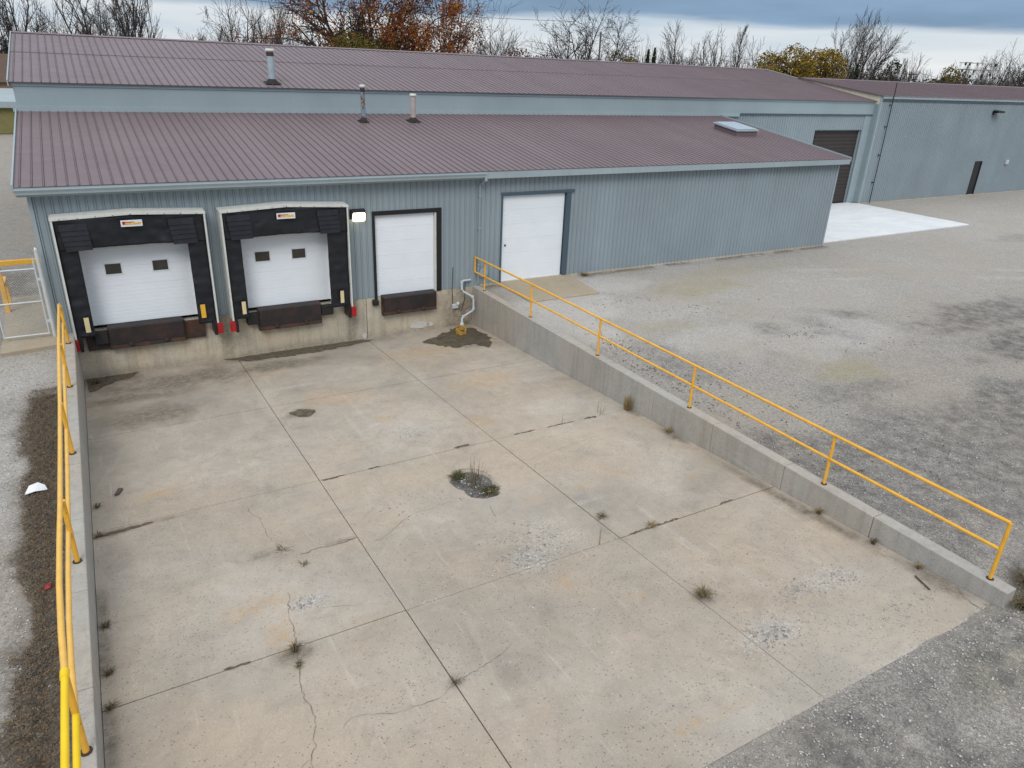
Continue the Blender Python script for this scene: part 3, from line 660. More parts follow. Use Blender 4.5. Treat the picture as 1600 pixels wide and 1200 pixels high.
# mortar patches low on the foundation
for x0, x1, z0, z1, sd_ in ((10.1, 10.32, -1.66, -1.4, 1), (12.15, 12.95, -1.55, -1.22, 2), (12.9, 13.2, -1.5, -1.32, 3)):
    rr = random.Random(sd_); N = 14
    P = [((x0+x1)/2+math.cos(6.283*k/N)*(x1-x0)/2*rr.uniform(.8, 1.1), (z0+z1)/2+math.sin(6.283*k/N)*(z1-z0)/2*rr.uniform(.8, 1.1)) for k in range(N)]
    MB().loft([(x, -0.035, z) for x, z in P], [(x, -0.010, z) for x, z in P]).build('mortar_patch', plain('mortar_%d' % sd_, (0.55, 0.54, 0.50), 0.9, var=0.15, bump=0.4), low)

# doors ---------------------------------------------------------------
def section_door(parent, x0, x1, z0, z1, nsec, y, windows=(), label=None):
    d = MB(); d.box(x0, x1, y+0.045, y+0.075, z0, z1); dr = d.build('door', M['door'], parent)
    if label: dr['label'] = label
    hh = (z1-z0)/nsec
    for k in range(nsec):
        a = z0+k*hh+0.0015; b = z0+(k+1)*hh-0.0015; mb = MB()
        prof = [(y+0.046, a), (y+0.005, a), (y, a+0.006)]
        nr = 5
        for r_ in range(1, nr):
            zc_ = a+(b-a)*r_/nr; prof += [(y, zc_-0.012), (y+0.004, zc_), (y, zc_+0.012)]
        prof += [(y, b-0.006), (y+0.005, b), (y+0.046, b)]
        mb.xprism(prof, x0+0.005, x1-0.005); mb.build('door_section', M['door'], dr)
    for wx0, wx1, wz0, wz1 in windows:
        mb = MB(); e = 0.035
        for bb in ((wx0-e, wx1+e, wz1, wz1+e), (wx0-e, wx1+e, wz0-e, wz0), (wx0-e, wx0, wz0, wz1), (wx1, wx1+e, wz0, wz1)): mb.box(bb[0], bb[1], y-0.018, y+0.02, bb[2], bb[3])
        mb.build('window_frame', M['white'], dr)
        MB().box(wx0, wx1, y-0.006, y+0.015, wz0, wz1).build('pane', M['glass_dark'], dr)
    return dr
section_door(low, 0.90, 4.30, 0.12, 3.30, 5, 0.10, [(1.66, 2.12, 1.80, 2.14), (3.06, 3.52, 1.80, 2.14)], 'white dock door with two dark windows, nearest the chain-link gate')
section_door(low, 5.76, 9.04, 0.12, 3.30, 5, 0.10, [(6.36, 6.86, 1.80, 2.14), (7.66, 8.14, 1.80, 2.14)], 'white dock door with two dark windows, beside the wall lamp')
section_door(low, 10.78, 13.26, 0.0, 3.22, 6, 0.09, [], 'plain white dock door in a black surround')
section_door(low, 16.31, 19.42, 0.03, 3.66, 6, 0.09, [], 'plain white ground level door in a dark blue surround')
mb = MB(); mb.box(10.68, 10.79, -0.05, 0.14, -0.20, 3.34); mb.box(13.33, 13.54, -0.05, 0.14, -0.02, 3.34); mb.box(10.79, 13.33, -0.05, 0.14, 3.18, 3.34); mb.build('door_surround', M['black_metal'], low)
MB().box(13.262, 13.33, -0.02, 0.12, 0.0, 3.18).build('door_track', M['frame_white'], low)
mb = MB(); mb.box(16.24, 16.31, -0.05, 0.14, 0.0, 3.72); mb.box(19.46, 19.68, -0.05, 0.14, 0.0, 3.72); mb.box(16.31, 19.46, -0.05, 0.14, 3.655, 3.72); mb.box(16.20, 19.82, -0.07, -0.052, 3.68, 3.80); mb.build('door_surround', M['trim_dark'], low)
for x0, x1 in ((0.86, 0.96), (4.24, 4.34), (5.72, 5.82), (8.98, 9.08)): MB().box(x0, x1, -0.03, 0.12, 0.02, 3.3).build('door_jamb', M['frame_white'], low)
MB().box(16.50, 16.56, 0.05, 0.088, 1.55, 1.62).build('door_handle', M['black_metal'], low)
# skylight ------------------------------------------------------------
def lowz(y): return EZ+(ZF-EZ)/(YU-EY)*(y-EY)
def roof_box(parent, x0, x1, y0, y1, h0, h1, mat, name, bevel=0.0):
    mb = MB(); mb.loft([(x0,y0,lowz(y0)+h0),(x1,y0,lowz(y0)+h0),(x1,y1,lowz(y1)+h0),(x0,y1,lowz(y1)+h0)], [(x0,y0,lowz(y0)+h1),(x1,y0,lowz(y0)+h1),(x1,y1,lowz(y1)+h1),(x0,y1,lowz(y1)+h1)])
    return mb.build(name, mat, parent, bevel=bevel)
cb = roof_box(low, 33.75, 35.35, 4.55, 6.35, 0.0, 0.24, M['roof'], 'skylight')
roof_box(cb, 33.68, 35.42, 4.48, 6.42, 0.24, 0.32, M['trim'], 'frame', 0.01)
roof_box(cb, 33.78, 35.32, 4.58, 6.32, 0.32, 0.37, M['skylight'], 'dome', 0.03)
# roof vent pipes ------------------------------------------------------
def vent(parent, x, y, z0, z1, r, mat, capmat):
    p = MB().tube([(x, y, z0-0.1), (x, y, z1)], r, 14).build('vent_pipe', mat, parent, smooth=False)
    MB().tube([(x, y, z1-0.22), (x, y, z1-0.06)], r*1.06, 14).build('collar', capmat, p)
    MB().tube([(x, y, z1-0.02), (x, y, z1+0.03), (x, y, z1+0.09)], [r*1.30, r*1.34, r*1.1], 14).build('cap', M['frame_white'], p)
    MB().tube([(x, y, z0-0.06), (x, y, z0+0.05), (x, y, z0+0.16)], [r*2.1, r*1.7, r*1.08], 14).build('boot', M['rubber'], p)
    mb = MB(); mb.loft([(x-r*2.2,y-r*2.2,z0-0.05),(x+r*2.2,y-r*2.2,z0-0.05),(x+r*2.2,y+r*2.2,z0+0.02),(x-r*2.2,y+r*2.2,z0+0.02)], [(x-r*2.0,y-r*2.0,z0+0.0),(x+r*2.0,y-r*2.0,z0+0.0),(x+r*2.0,y+r*2.0,z0+0.06),(x-r*2.0,y+r*2.0,z0+0.06)]); mb.build('flashing', M['rubber'], p)
vent(low, 13.20, 7.80, lowz(7.8)+0.02, 7.42, 0.10, M['vent_rusty'], M['rust'])
vent(low, 15.70, 7.90, lowz(7.9)+0.02, 7.08, 0.125, M['vent_tan'], M['vent_tan'])

# ------------------------------------------------------------------ tall warehouse behind
tall = thing('warehouse', 'tall blue-grey warehouse with long brown ridge roof rising behind the docks', 'building', (26, 20, 0))
TX0, TX1, TE, RY, RZ = -0.25, 52.6, 7.24, 20.5, 9.12
MB().box(TX0, TX1-0.02, YU-0.10, YU-0.04, 6.30, TE-0.02).build('upper_wall_band', M['band'], tall)
MB().box(TX0-0.15, 39.0, YU-0.16, YU-0.105, 6.14, 6.34).build('roof_flashing', M['trim'], tall)
MB().box(TX0-0.08, TX1, YU-0.14, YU-0.105, TE-0.15, TE+0.02).build('fascia', M['trim'], tall)
MB().box(39.05, TX1, YU-0.12, YU-0.102, 6.27, 6.34).build('drip_edge', M['trim_dark'], tall)
siding(tall, 37.0, TX1-0.02, YU, 0.0, 6.32, [(46.8, 51.75, 0.0, 5.22)], width=0.95, pitch=0.2375)
MB().box(TX0, TX0+0.06, YU-0.03, 31.3, 0, 7.0).build('end_wall', M['siding'], tall)
MB().box(TX0, TX1, 31.3, 31.36, 0, 7.0).build('rear_wall', M['siding'], tall)
MB().box(TX0+0.06, 37.0, YU+0.03, YU+0.09, 0, 6.3).build('inner_wall', M['siding'], tall)
mid_y, mid_z = 15.5, TE+(RZ-TE)/(RY-9.45)*(15.5-9.45)
npan = 57; pw = (TX1+0.12-(TX0-0.1))/npan
roofing(tall, TX0-0.1, TX1+0.12, (mid_y-0.06, mid_z+0.004), (RY, RZ), pw)
roofing(tall, TX0-0.1, TX1+0.12, (9.45, TE), (mid_y, mid_z-0.006), pw)
mb = MB(); mb.quad((TX0-.1, RY, RZ), (TX1+.12, RY, RZ), (TX1+.12, 31.5, TE), (TX0-.1, 31.5, TE)); mb.build('rear_roof', M['roof'], tall)
mb = MB(); mb.xprism([(RY-0.25, RZ-0.01), (RY, RZ+0.06), (RY+0.25, RZ-0.01)], TX0-0.12, TX1+0.14); mb.build('ridge_cap', M['roof'], tall)
for xx in (TX0-0.15, TX1+0.125):
    mb = MB(); mb.loft([(xx,9.43,TE-0.16),(xx+0.045,9.43,TE-0.16),(xx+0.045,9.43,TE+0.06),(xx,9.43,TE+0.06)], [(xx,RY,RZ-0.16),(xx+0.045,RY,RZ-0.16),(xx+0.045,RY,RZ+0.06),(xx,RY,RZ+0.06)]); mb.build('rake_trim', M['trim'], tall)
MB().add([(TX1,9.7,6.3),(TX1,31,6.3),(TX1,31,7.0),(TX1,RY,RZ-0.1),(TX1,9.7,TE-0.05)], [(0,1,2,3,4)]).build('gable', M['siding'], tall)
vent(tall, 9.79, 10.30, TE+(10.3-9.45)*0.1701+0.03, 8.75, 0.155, M['vent_pale'], M['rust'])
# brown roller door set deep in the wall
rd = MB().box(46.7, 51.85, YU+0.22, YU+0.26, 0.0, 5.3).build('roller_door', M['brown_door'], tall)
for k in range(20):
    MB().xprism([(YU+0.219, 0.02+k*0.262), (YU+0.20, 0.03+k*0.262), (YU+0.185, 0.15+k*0.262), (YU+0.20, 0.26+k*0.262), (YU+0.219, 0.275+k*0.262)], 46.75, 51.80).build('slat', M['brown_door'], rd)
mb = MB(); mb.box(51.75, 51.82, YU, YU+0.18, 0, 5.22); mb.box(46.73, 46.8, YU, YU+0.18, 0, 5.22); mb.box(46.73, 51.82, YU, YU+0.18, 5.222, 5.28); mb.build('door_reveal', M['band'], tall)
MB().box(51.83, 52.55, YU-0.05, YU-0.03, 0.0, 6.3).build('flat_panel', M['band'], tall)

# ------------------------------------------------------------------ third warehouse, right
third = thing('warehouse', 'blue-grey warehouse at far right with small black door and low brown roof', 'building', (75, 18, 0))
Y3, E3, R3Y, R3Z = 9.15, 7.62, 16.6, 8.60
siding(third, 52.62, 98.62, Y3, 0.02, E3, [(66.9, 67.85, 0.02, 2.70)], width=0.92, pitch=0.23, h=0.036)
MB().box(52.54, 98.7, Y3-0.14, Y3-0.03, E3-0.17, E3+0.02).build('fascia', M['trim'], third)
MB().box(52.56, 98.7, Y3-0.06, Y3-0.031, E3-0.36, E3-0.30).build('wall_cap', M['trim_dark'], third)
MB().box(52.53, 52.66, Y3-0.05, Y3+0.1, 0.0, E3-0.1).build('corner_trim', M['trim'], third)
roofing(third, 52.5, 98.7, (Y3-0.16, E3), (R3Y, R3Z), 0.924)
mb = MB(); mb.quad((52.5, R3Y, R3Z), (98.7, R3Y, R3Z), (98.7, 24.2, E3), (52.5, 24.2, E3)); mb.build('rear_roof', M['roof'], third)
mb = MB(); mb.xprism([(R3Y-0.22, R3Z-0.01), (R3Y, R3Z+0.05), (R3Y+0.22, R3Z-0.01)], 52.48, 98.7); mb.build('ridge_cap', M['roof'], third)
MB().add([(52.56,Y3-.03,7.05),(52.56,24.1,7.05),(52.56,24.1,E3-.03),(52.56,R3Y,R3Z-.04),(52.56,Y3-.03,E3-.03)], [(0,1,2,3,4)]).build('gable', M['cream'], third)
MB().add([(52.56,Y3-.03,0),(52.56,24.1,0),(52.56,24.1,7.05),(52.56,Y3-.03,7.05)], [(0,1,2,3)]).build('end_wall', M['siding'], third)
mb = MB(); mb.loft([(52.45,Y3-.16,E3-.03),(52.498,Y3-.16,E3-.03),(52.498,Y3-.16,E3+.05),(52.45,Y3-.16,E3+.05)], [(52.45,R3Y,R3Z-.03),(52.498,R3Y,R3Z-.03),(52.498,R3Y,R3Z+.05),(52.45,R3Y,R3Z+.05)]); mb.build('rake_trim', M['roof'], third)
MB().box(98.64, 98.7, Y3, 24.1, 0, E3).build('end_wall', M['siding'], third)
MB().box(52.6, 98.6, 24.05, 24.1, 0, E3).build('rear_wall', M['siding'], third)
MB().box(66.9, 67.85, Y3+0.02, Y3+0.06, 0.02, 2.70).build('door', M['black_metal'], third)
mb = MB(); mb.box(66.84, 66.9, Y3-0.04, Y3+0.06, 0, 2.76); mb.box(67.85, 67.91, Y3-0.04, Y3+0.06, 0, 2.76); mb.box(66.9, 67.85, Y3-0.04, Y3+0.06, 2.70, 2.76); mb.build('door_frame', M['black_metal'], third)
MB().box(52.67, 98.6, Y3-0.012, Y3+0.2, -0.2, 0.02).build('footing', M['found'], third)
ob = MB().box(71.4, 71.8, Y3-0.16, Y3-0.03, 2.42, 2.78).build('meter_box', M['galv'], None, (71.6, Y3, 2.4), bevel=0.015)
tag(ob, 'small pale utility box on the far right warehouse wall', 'utility box')
# conduit mast by the corner
t = thing('conduit_mast', 'thin dark conduit running up the far right warehouse wall past the eave', 'conduit', (53.6, Y3-0.2, 0))
MB().tube([(53.6, Y3-0.2, 0), (53.6, Y3-0.2, 8.55)], 0.032, 8).build('pipe', M['black_metal'], t)
for z in (1.5, 3.5, 5.5, 7.0): MB().box(53.53, 53.67, Y3-0.17, Y3-0.03, z, z+0.06).build('bracket', M['black_metal'], t)
# flood lamp on third wall
t = thing('wall_lamp', 'dark hooded floodlight high on the far right warehouse wall', 'lamp', (67.5, Y3, 6.5))
MB().box(67.3, 67.6, Y3-0.14, Y3-0.03, 6.45, 6.75).build('base', M['black_metal'], t)
mb = MB(); mb.loft([(67.2,Y3-.14,6.50),(67.9,Y3-.14,6.50),(67.9,Y3-.14,6.80),(67.2,Y3-.14,6.80)], [(67.1,Y3-.62,6.62),(68.0,Y3-.62,6.62),(68.0,Y3-.62,6.74),(67.1,Y3-.62,6.74)]); mb.build('hood', M['black_metal'], t)
MB().add([(67.2,Y3-.2,6.515),(67.9,Y3-.2,6.515),(67.95,Y3-.58,6.605),(67.15,Y3-.58,6.605)], [(0,1,2,3)]).build('glass', M['white'], t)

# ------------------------------------------------------------------ paved pieces
pad_ = MB().prism([(37.2, 0.45), (52.7, 0.70), (52.5, 9.1), (51.9, 9.68), (37.05, 9.68)], -0.12, 0.02).build('concrete_pad', M['pad'], None, (45, 5, 0), bevel=0.015)
tag(pad_, 'bright white new concrete pad before the brown roller door', None, None, 'structure')
ap = MB(); ap.loft([(16.2,-0.02,-.2),(19.85,-0.02,-.2),(19.5,-2.86,-.2),(16.15,-2.80,-.2)], [(16.2,-0.02,0.03),(19.85,-0.02,0.03),(19.5,-2.86,-0.012),(16.15,-2.80,-0.012)])
tag(ap.build('concrete_apron', M['apron'], None, (18, -1.4, 0), bevel=0.012), 'tan concrete apron sloping from the ground level white door', None, None, 'structure')
ld = MB().prism([(-1.50, -1.36), (-0.02, -1.12), (-0.02, 4.85), (-1.58, 4.80)], -0.2, 0.06).build('concrete_walk', M['apron'], None, (-.8, 1.8, 0), bevel=0.012)
tag(ld, 'pale concrete walk slab under the chain-link gate', None, None, 'structure')

# ------------------------------------------------------------------ dock shelters
def curtain(x0, x1, z0, z1, y, seed, amp=0.03, nx=14, nz=14, creases=0):
    v = []; f = []
    xs = np.linspace(x0, x1, nx); zs = np.linspace(z0, z1, nz); X, Z = np.meshgrid(xs, zs, indexing='ij')
    Y = y+(fbm(X, Z, seed, 1.6)-0.5)*amp*2+(fbm(X, Z, seed+9, 5)-0.5)*amp*0.5
    if creases: Y = Y+0.018*np.abs(np.sin((Z-z0)/(z1-z0)*math.pi*creases))
    id_ = np.arange(nx*nz).reshape(nx, nz); q_ = np.stack([id_[:-1, :-1], id_[1:, :-1], id_[1:, 1:], id_[:-1, 1:]], -1).reshape(-1, 4)
    v = np.stack([X.ravel(), Y.ravel(), Z.ravel()], 1); nb = len(v)
    v2 = v.copy(); v2[:, 1] += 0.03
    fs = q_.tolist()+(q_[:, ::-1]+nb).tolist()
    per = list(id_[:, 0])+list(id_[-1, 1:])+list(id_[-2::-1, -1])+list(id_[0, -2:0:-1])
    for i in range(len(per)):
        a, b = int(per[i]), int(per[(i+1) % len(per)]); fs.append([a, b, b+nb, a+nb])
    return np.vstack([v, v2]), fs
def shelter(x0, x1, zl, zm, zr, inl, inr, zc, label, marks, sign, seed):
    t = thing('dock_shelter', label, 'dock shelter', ((x0+x1)/2, -0.3, 0), 'black dock shelters on the loading wall')
    xm = (x0+x1)/2; D = -0.60; w = 0.045
    fr = MB(); fr.box(x0, x0+w, D, -0.03, -0.05, zl); fr.build('side_frame', M['frame_white'], t)
    fr = MB(); fr.box(x1-w, x1, D, -0.03, -0.05, zr); fr.build('side_frame', M['frame_white'], t)
    # trims on the front edges
    for xa, xb, zt in ((x0-0.006, x0+0.05, zl), (x1-0.05, x1+0.006, zr)): MB().box(xa, xb, D-0.035, D-0.002, -0.05, zt-0.01).build('edge_strip', M['frame_white'], t)
    for (xa, za), (xb, zb) in (((x0-0.02, zl), (xm, zm)), ((xm, zm), (x1+0.02, zr))):
        mb = MB(); mb.loft([(xa, D-0.045, za-0.07), (xa, -0.03, za-0.05), (xa, -0.03, za+0.03), (xa, D-0.045, za)], [(xb, D-0.045, zb-0.07), (xb, -0.03, zb-0.05), (xb, -0.03, zb+0.03), (xb, D-0.045, zb)]); mb.build('top_board', M['frame_white'], t)
    v, f = curtain(x0+0.05, x1-0.05, zc, max(zl, zr)-0.04, D+0.03, seed, 0.085, 48, 18)
    v[:, 2] = np.where(v[:, 2] > zc+0.5, np.minimum(v[:, 2], np.interp(v[:, 0], [x0, xm, x1], [zl, zm, zr])-0.05), v[:, 2]+0.04*np.sin((v[:, 0]-x0)/(x1-x0)*math.pi))
    hc = mesh_obj('header_curtain', v, f, M['black_fabric'], t, smooth=True)
    for xa, xb, sg in ((x0+0.05, inl, 0), (inr, x1-0.05, 1)):
        v, f = curtain(xa, xb, -0.04, zc+0.35, D+0.075, seed+20+sg, 0.06, 10, 48, 9); mesh_obj('side_curtain', v, f, M['black_fabric'], t, smooth=True)
    # pleated corner blocks
    for xa in (x0+0.26, x1-1.05):
        for k in range(5):
            zb = zc-0.01+k*0.155
            mb = MB(); mb.loft([(xa-0.02*k, D-0.072, zb), (xa-0.02*k, D-0.035, zb+0.20), (xa-0.02*k, D+0.01, zb+0.20), (xa-0.02*k, D+0.01, zb)], [(xa+0.72-0.01*k, D-0.072, zb+0.012), (xa+0.72-0.01*k, D-0.035, zb+0.21), (xa+0.72-0.01*k, D+0.01, zb+0.21), (xa+0.72-0.01*k, D+0.01, zb)])
            mb.build('pleat', M['black_fabric'], t)
    for xa, xb, z0, z1, mm in marks: MB().box(xa, xb, D-0.025, D-0.0, z0, z1).build('marker', M[mm], t)
    sx0, sx1, sz0, sz1 = sign
    sg = MB().box(sx0, sx1, D-0.075, D-0.06, sz0, sz1).build('sign', M['white'], t)
    # a small red swoosh and a row of yellow letter shapes with dark red outlines
    W_ = sx1-sx0; H_ = sz1-sz0
    MB().box(sx0+W_*.08, sx0+W_*.22, D-0.0795, D-0.0755, sz0+H_*.32, sz0+H_*.78).build('emblem', M['red'], sg)
    MB().box(sx0+W_*.16, sx0+W_*.62, D-0.0800, D-0.0755, sz0+H_*.62, sz0+H_*.74).build('emblem', M['red'], sg)
    rr = random.Random(seed)
    xl = sx0+W_*.20
    for k in range(11):
        lw_ = W_*rr.uniform(.045, .06)
        if k == 5: xl += W_*.03
        MB().box(xl, xl+lw_, D-0.0805, D-0.0755, sz0+H_*.28, sz0+H_*(.60+rr.choice((0, .06)))).build('letter', M['mark_yellow'], sg); xl += lw_+W_*.012
    # red end guards with black brackets
    for xa, xb, side in ((x0-0.10, x0+0.08, -1), (x1-0.06, x1+0.12, 1)):
        MB().box(xa, xb, D-0.06, D+0.06, -0.44, -0.07).build('red_guard', M['red'], t, bevel=0.012)
        bx0 = xa-0.10 if side > 0 else xb+0.0
        MB().box(bx0, bx0+0.10, D+0.0, -0.02, -0.50, 0.02).build('bracket', M['black_metal'], t, bevel=0.008)
    for k in range(9):
        xx = x0+(x1-x0)*(k+0.5)/9; zz_ = float(np.interp(xx, [x0, xm, x1], [zl, zm, zr]))
        MB().tube([(xx, D-0.058, zz_-0.045), (xx, D-0.045, zz_-0.045)], 0.014, 6).build('bolt', M['black_metal'], t)
    return t
shelter(0.45, 4.79, 3.80, 3.88, 3.78, 1.03, 4.17, 2.80, 'black dock shelter nearest the left gate, white framed with small sign', [(0.79, 0.93, 0.15, 0.64, 'mark_pale'), (4.27, 4.42, 0.19, 0.66, 'mark_yellow')], (2.31, 2.92, 3.45, 3.65), 5)
shelter(5.26, 9.60, 3.76, 3.86, 3.74, 5.84, 8.82, 2.80, 'black dock shelter beside the lit wall lamp, white framed with small sign', [(5.62, 5.75, 0.15, 0.60, 'mark_pale'), (9.15, 9.28, 0.14, 0.60, 'mark_pale')], (7.07, 7.70, 3.40, 3.60), 15)

# ------------------------------------------------------------------ dock levellers
def leveller(x0, x1, label, zt, zb, wl_=0.0, wr=0.0, bl=True, br=True):
    t = thing('dock_leveller', label, 'dock leveller', ((x0+x1)/2, -0.15, -0.4), 'rusty dock levellers')
    mb = MB(); mb.loft([(x0, 0.05, zt+0.03), (x1, 0.05, zt+0.03), (x1, 0.05, zt-0.02), (x0, 0.05, zt-0.02)], [(x0, -0.30, zt), (x1, -0.30, zt), (x1, -0.30, zt-0.05), (x0, -0.30, zt-0.05)]); mb.build('deck_plate', M['dock_steel'], t)
    mb = MB(); mb.xprism([(-0.30, zt-0.002), (-0.335, zt-0.02), (-0.30, zb+0.17), (-0.27, zb+0.17)], x0+0.01, x1-0.01); mb.build('lip_plate', M['dock_steel'], t, bevel=0.006)
    mb = MB(); mb.xprism([(-0.03, zb+0.18), (-0.28, zb+0.18), (-0.30, zb+0.02), (-0.25, zb), (-0.03, zb)], x0, x1); mb.build('bottom_bar', M['rust'], t, bevel=0.01)
    for xx in (x0+(x1-x0)*.26, x0+(x1-x0)*.74): MB().box(xx-0.07, xx+0.07, -0.36, -0.24, zb+0.10, zb+0.20).build('lip_bracket', M['rust'], t, bevel=0.01)
    mb = MB(); mb.box(x0-0.02, x0, -0.26, -0.03, zb, zt); mb.build('side_plate', M['rust'], t)
    mb = MB(); mb.box(x1, x1+0.02, -0.26, -0.03, zb, zt); mb.build('side_plate', M['rust'], t)
    if wl_: MB().box(x0-wl_, x0-0.02, -0.14, -0.03, zb, zt-0.12).build('face_plate', M['rust'], t, bevel=0.008)
    if wr: MB().box(x1+0.02, x1+wr, -0.14, -0.03, zb, zt-0.12).build('face_plate', M['rust'], t, bevel=0.008)
    if bl: MB().box(x0-0.42, x0-0.03, -0.30, -0.03 if not wl_ else -0.145, zt-0.52, zt-0.12).build('rubber_bumper', M['rubber'], t, bevel=0.02)
    if br: MB().box(x1+0.03, x1+0.48, -0.30, -0.03 if not wr else -0.145, zt-0.50, zt-0.14).build('rubber_bumper', M['rubber'], t, bevel=0.02)
    return t
leveller(1.40, 3.70, 'wide rusty dock leveller with side plates under the left dock door', 0.10, -0.66, 0.66, 0.68, True, False)
leveller(6.22, 8.46, 'rusty dock leveller with black bumpers under the middle dock door', 0.12, -0.68)
leveller(10.95, 13.20, 'rusty dock leveller under the white door in the black surround', 0.03, -0.72, 0, 0, False, False)
ob = MB().box(10.55, 10.80, -0.20, -0.02, -0.30, -0.05).build('worn_bumper', M['rubber'], None, (10.7, -.1, -.2), bevel=0.05)
tag(ob, 'small worn black bumper block left of the third dock leveller', 'bumper')

# wall lamp, lit
t = thing('wall_lamp', 'lit boxy wall lamp between the second dock shelter and the third door', 'lamp', (10.1, 0, 3.2))
mb = MB(); mb.loft([(9.84,-0.03,3.10),(10.40,-0.03,3.10),(10.40,-0.03,3.48),(9.84,-0.03,3.48)], [(9.86,-0.22,3.24),(10.38,-0.22,3.24),(10.38,-0.22,3.44),(9.86,-0.22,3.44)]); mb.build('housing', M['black_metal'], t)
mb = MB(); mb.loft([(9.90,-0.10,3.08),(10.36,-0.10,3.08),(10.36,-0.223,3.38),(9.90,-0.223,3.38)], [(9.90,-0.22,3.04),(10.36,-0.22,3.04),(10.36,-0.31,3.32),(9.90,-0.31,3.32)]); mb.build('lens', M['lens'], t, bevel=0.03)

# ------------------------------------------------------------------ railings
def railing(name, label, pts, zr, zmid, r, mat, ends, group, extra=None):
    t = thing(name, label, 'railing', (pts[0][0], pts[len(pts)//2][1], 0), group)
    for (x, y, zb) in pts:
        MB().tube([(x, y, zb-0.02), (x, y, zr(y))], r*1.05, 10).build('post', mat(y), t, smooth=True)
        MB().tube([(x, y, zb-0.005), (x, y, zb+0.018)], r*1.9, 10).build('post_base', M['rust'], t)
    return t
YR = lambda y: M['yellow']
RP = [(15.13, -21.34, 0), (15.14, -17.58, 0), (15.13, -13.1, 0), (15.13, -8.75, 0), (15.13, -4.5, 0), (15.13, -0.80, 0)]
rr_ = railing('guard_railing', 'long yellow pipe railing on the right retaining wall', RP, lambda y: 1.25, 0.66, 0.035, YR, None, 'yellow pipe railings')
MB().tube([(15.13, -21.34, 1.25), (15.12, -17.58, 1.255), (15.14, -13.1, 1.25), (15.13, -8.75, 1.245), (15.13, -4.5, 1.25), (15.05, 0.0-.08, 1.24)], 0.036, 10).build('top_rail', M['yellow'], rr_, smooth=True)
MB().tube([(15.13, -21.34, 0.66), (15.13, -17.58, 0.655), (15.14, -13.1, 0.66), (15.13, -8.75, 0.66), (15.13, -4.5, 0.65), (15.05, 0.0-.08, 0.62)], 0.034, 10).build('middle_rail', M['yellow'], rr_, smooth=True)
MB().tube([(15.05, -0.08, 0.62), (15.05, -0.08, 1.24)], 0.034, 10).build('end_bar', M['yellow'], rr_, smooth=True)
LP = [(0.26, -1.0, 0), (0.26, -4.7, 0), (0.27, -8.84, 0), (0.29, -13.27, 0), (0.31, -17.76, 0), (0.30, -21.9, 0)]
lt = railing('guard_railing', 'yellow pipe railing on the left retaining wall, brighter at its near end', LP, lambda y: 1.22+(-y)*0.006, 0.62, 0.042, lambda y: M['yellow'], None, 'yellow pipe railings')
MB().tube([(0.22, -0.75, 1.2), (0.22, -4.7, 1.22), (0.25, -8.84, 1.25), (0.255, -11.2, 1.27), (0.255, -13.27, 1.29), (0.248, -14.6, 1.315), (0.25, -15.8, 1.34), (0.275, -16.9, 1.355), (0.31, -17.70, 1.36)], 0.043, 10).build('top_rail', M['yellow_pale'], lt, smooth=True)
MB().tube([(0.31, -17.70, 1.36), (0.31, -17.84, 1.36)], 0.055, 10).build('coupling', M['yellow_new'], lt, smooth=True)
MB().tube([(0.31, -17.80, 1.36), (0.30, -21.9, 1.38)], 0.045, 10).build('top_rail', M['yellow_new'], lt, smooth=True)
MB().tube([(0.22, -0.75, 0.60), (0.23, -4.7, 0.61), (0.26, -8.84, 0.62), (0.265, -11.2, 0.63), (0.262, -13.27, 0.64), (0.25, -14.6, 0.65), (0.252, -15.8, 0.662), (0.275, -16.9, 0.675), (0.31, -17.74, 0.68)], 0.041, 10).build('middle_rail', M['yellow_pale'], lt, smooth=True)
MB().tube([(0.31, -17.74, 0.68), (0.30, -21.9, 0.70)], 0.044, 10).build('middle_rail', M['yellow_new'], lt, smooth=True)
# yellow guard beside the walk
t = thing('door_guard', 'yellow U-shaped steel guard beside the concrete walk behind the gate', 'guard rail', (-1.45, 3.0, 0))
MB().box(-1.56, -1.42, 2.90, 3.05, 0, 1.68).build('post', M['yellow'], t, bevel=0.01)
MB().box(-1.56, -1.42, 2.90, 3.05, 1.685, 1.84).build('corner', M['yellow'], t, bevel=0.01)
MB().box(-1.415, -0.06, 2.90, 3.05, 1.685, 1.84).build('rail', M['yellow'], t, bevel=0.01)
MB().box(-1.60, -1.40, 3.06, 3.9, 0.9, 1.05).build('rail', M['yellow'], t, bevel=0.01)
MB().box(-1.56, -1.42, 3.92, 4.06, 0, 1.05).build('post', M['yellow'], t, bevel=0.01)

# ------------------------------------------------------------------ chain-link gate
t = thing('chain_link_gate', 'galvanised chain-link gate beside the left corner of the docks', 'gate', (-0.8, -0.3, 0.06))
gx0, gx1, gyy = -1.42, -0.22, -0.30
MB().tube([(-0.09, gyy, 0.02), (-0.09, gyy, 2.86)], 0.055, 10).build('gate_post', M['galv'], t, smooth=True)
MB().tube([(-0.09, gyy, 2.86), (-0.09, gyy, 2.92)], [0.052, 0.02], 10).build('post_cap', M['galv'], t, smooth=True)
for xx in (gx1, gx0): MB().tube([(xx, gyy, 0.16), (xx, gyy, 2.60)], 0.026, 8).build('stile', M['galv'], t, smooth=True)
for z in (0.18, 1.24, 2.27): MB().tube([(gx0, gyy, z), (gx1, gyy, z)], 0.026, 8).build('rail', M['galv'], t, smooth=True)
for z in (0.55, 1.9): MB().box(-0.23, -0.07, gyy-0.03, gyy+0.03, z, z+0.07).build('hinge', M['galv'], t)
mb = MB(); st_ = 0.075; H0, H1 = 0.2, 2.26; k = gx0-(H1-H0)
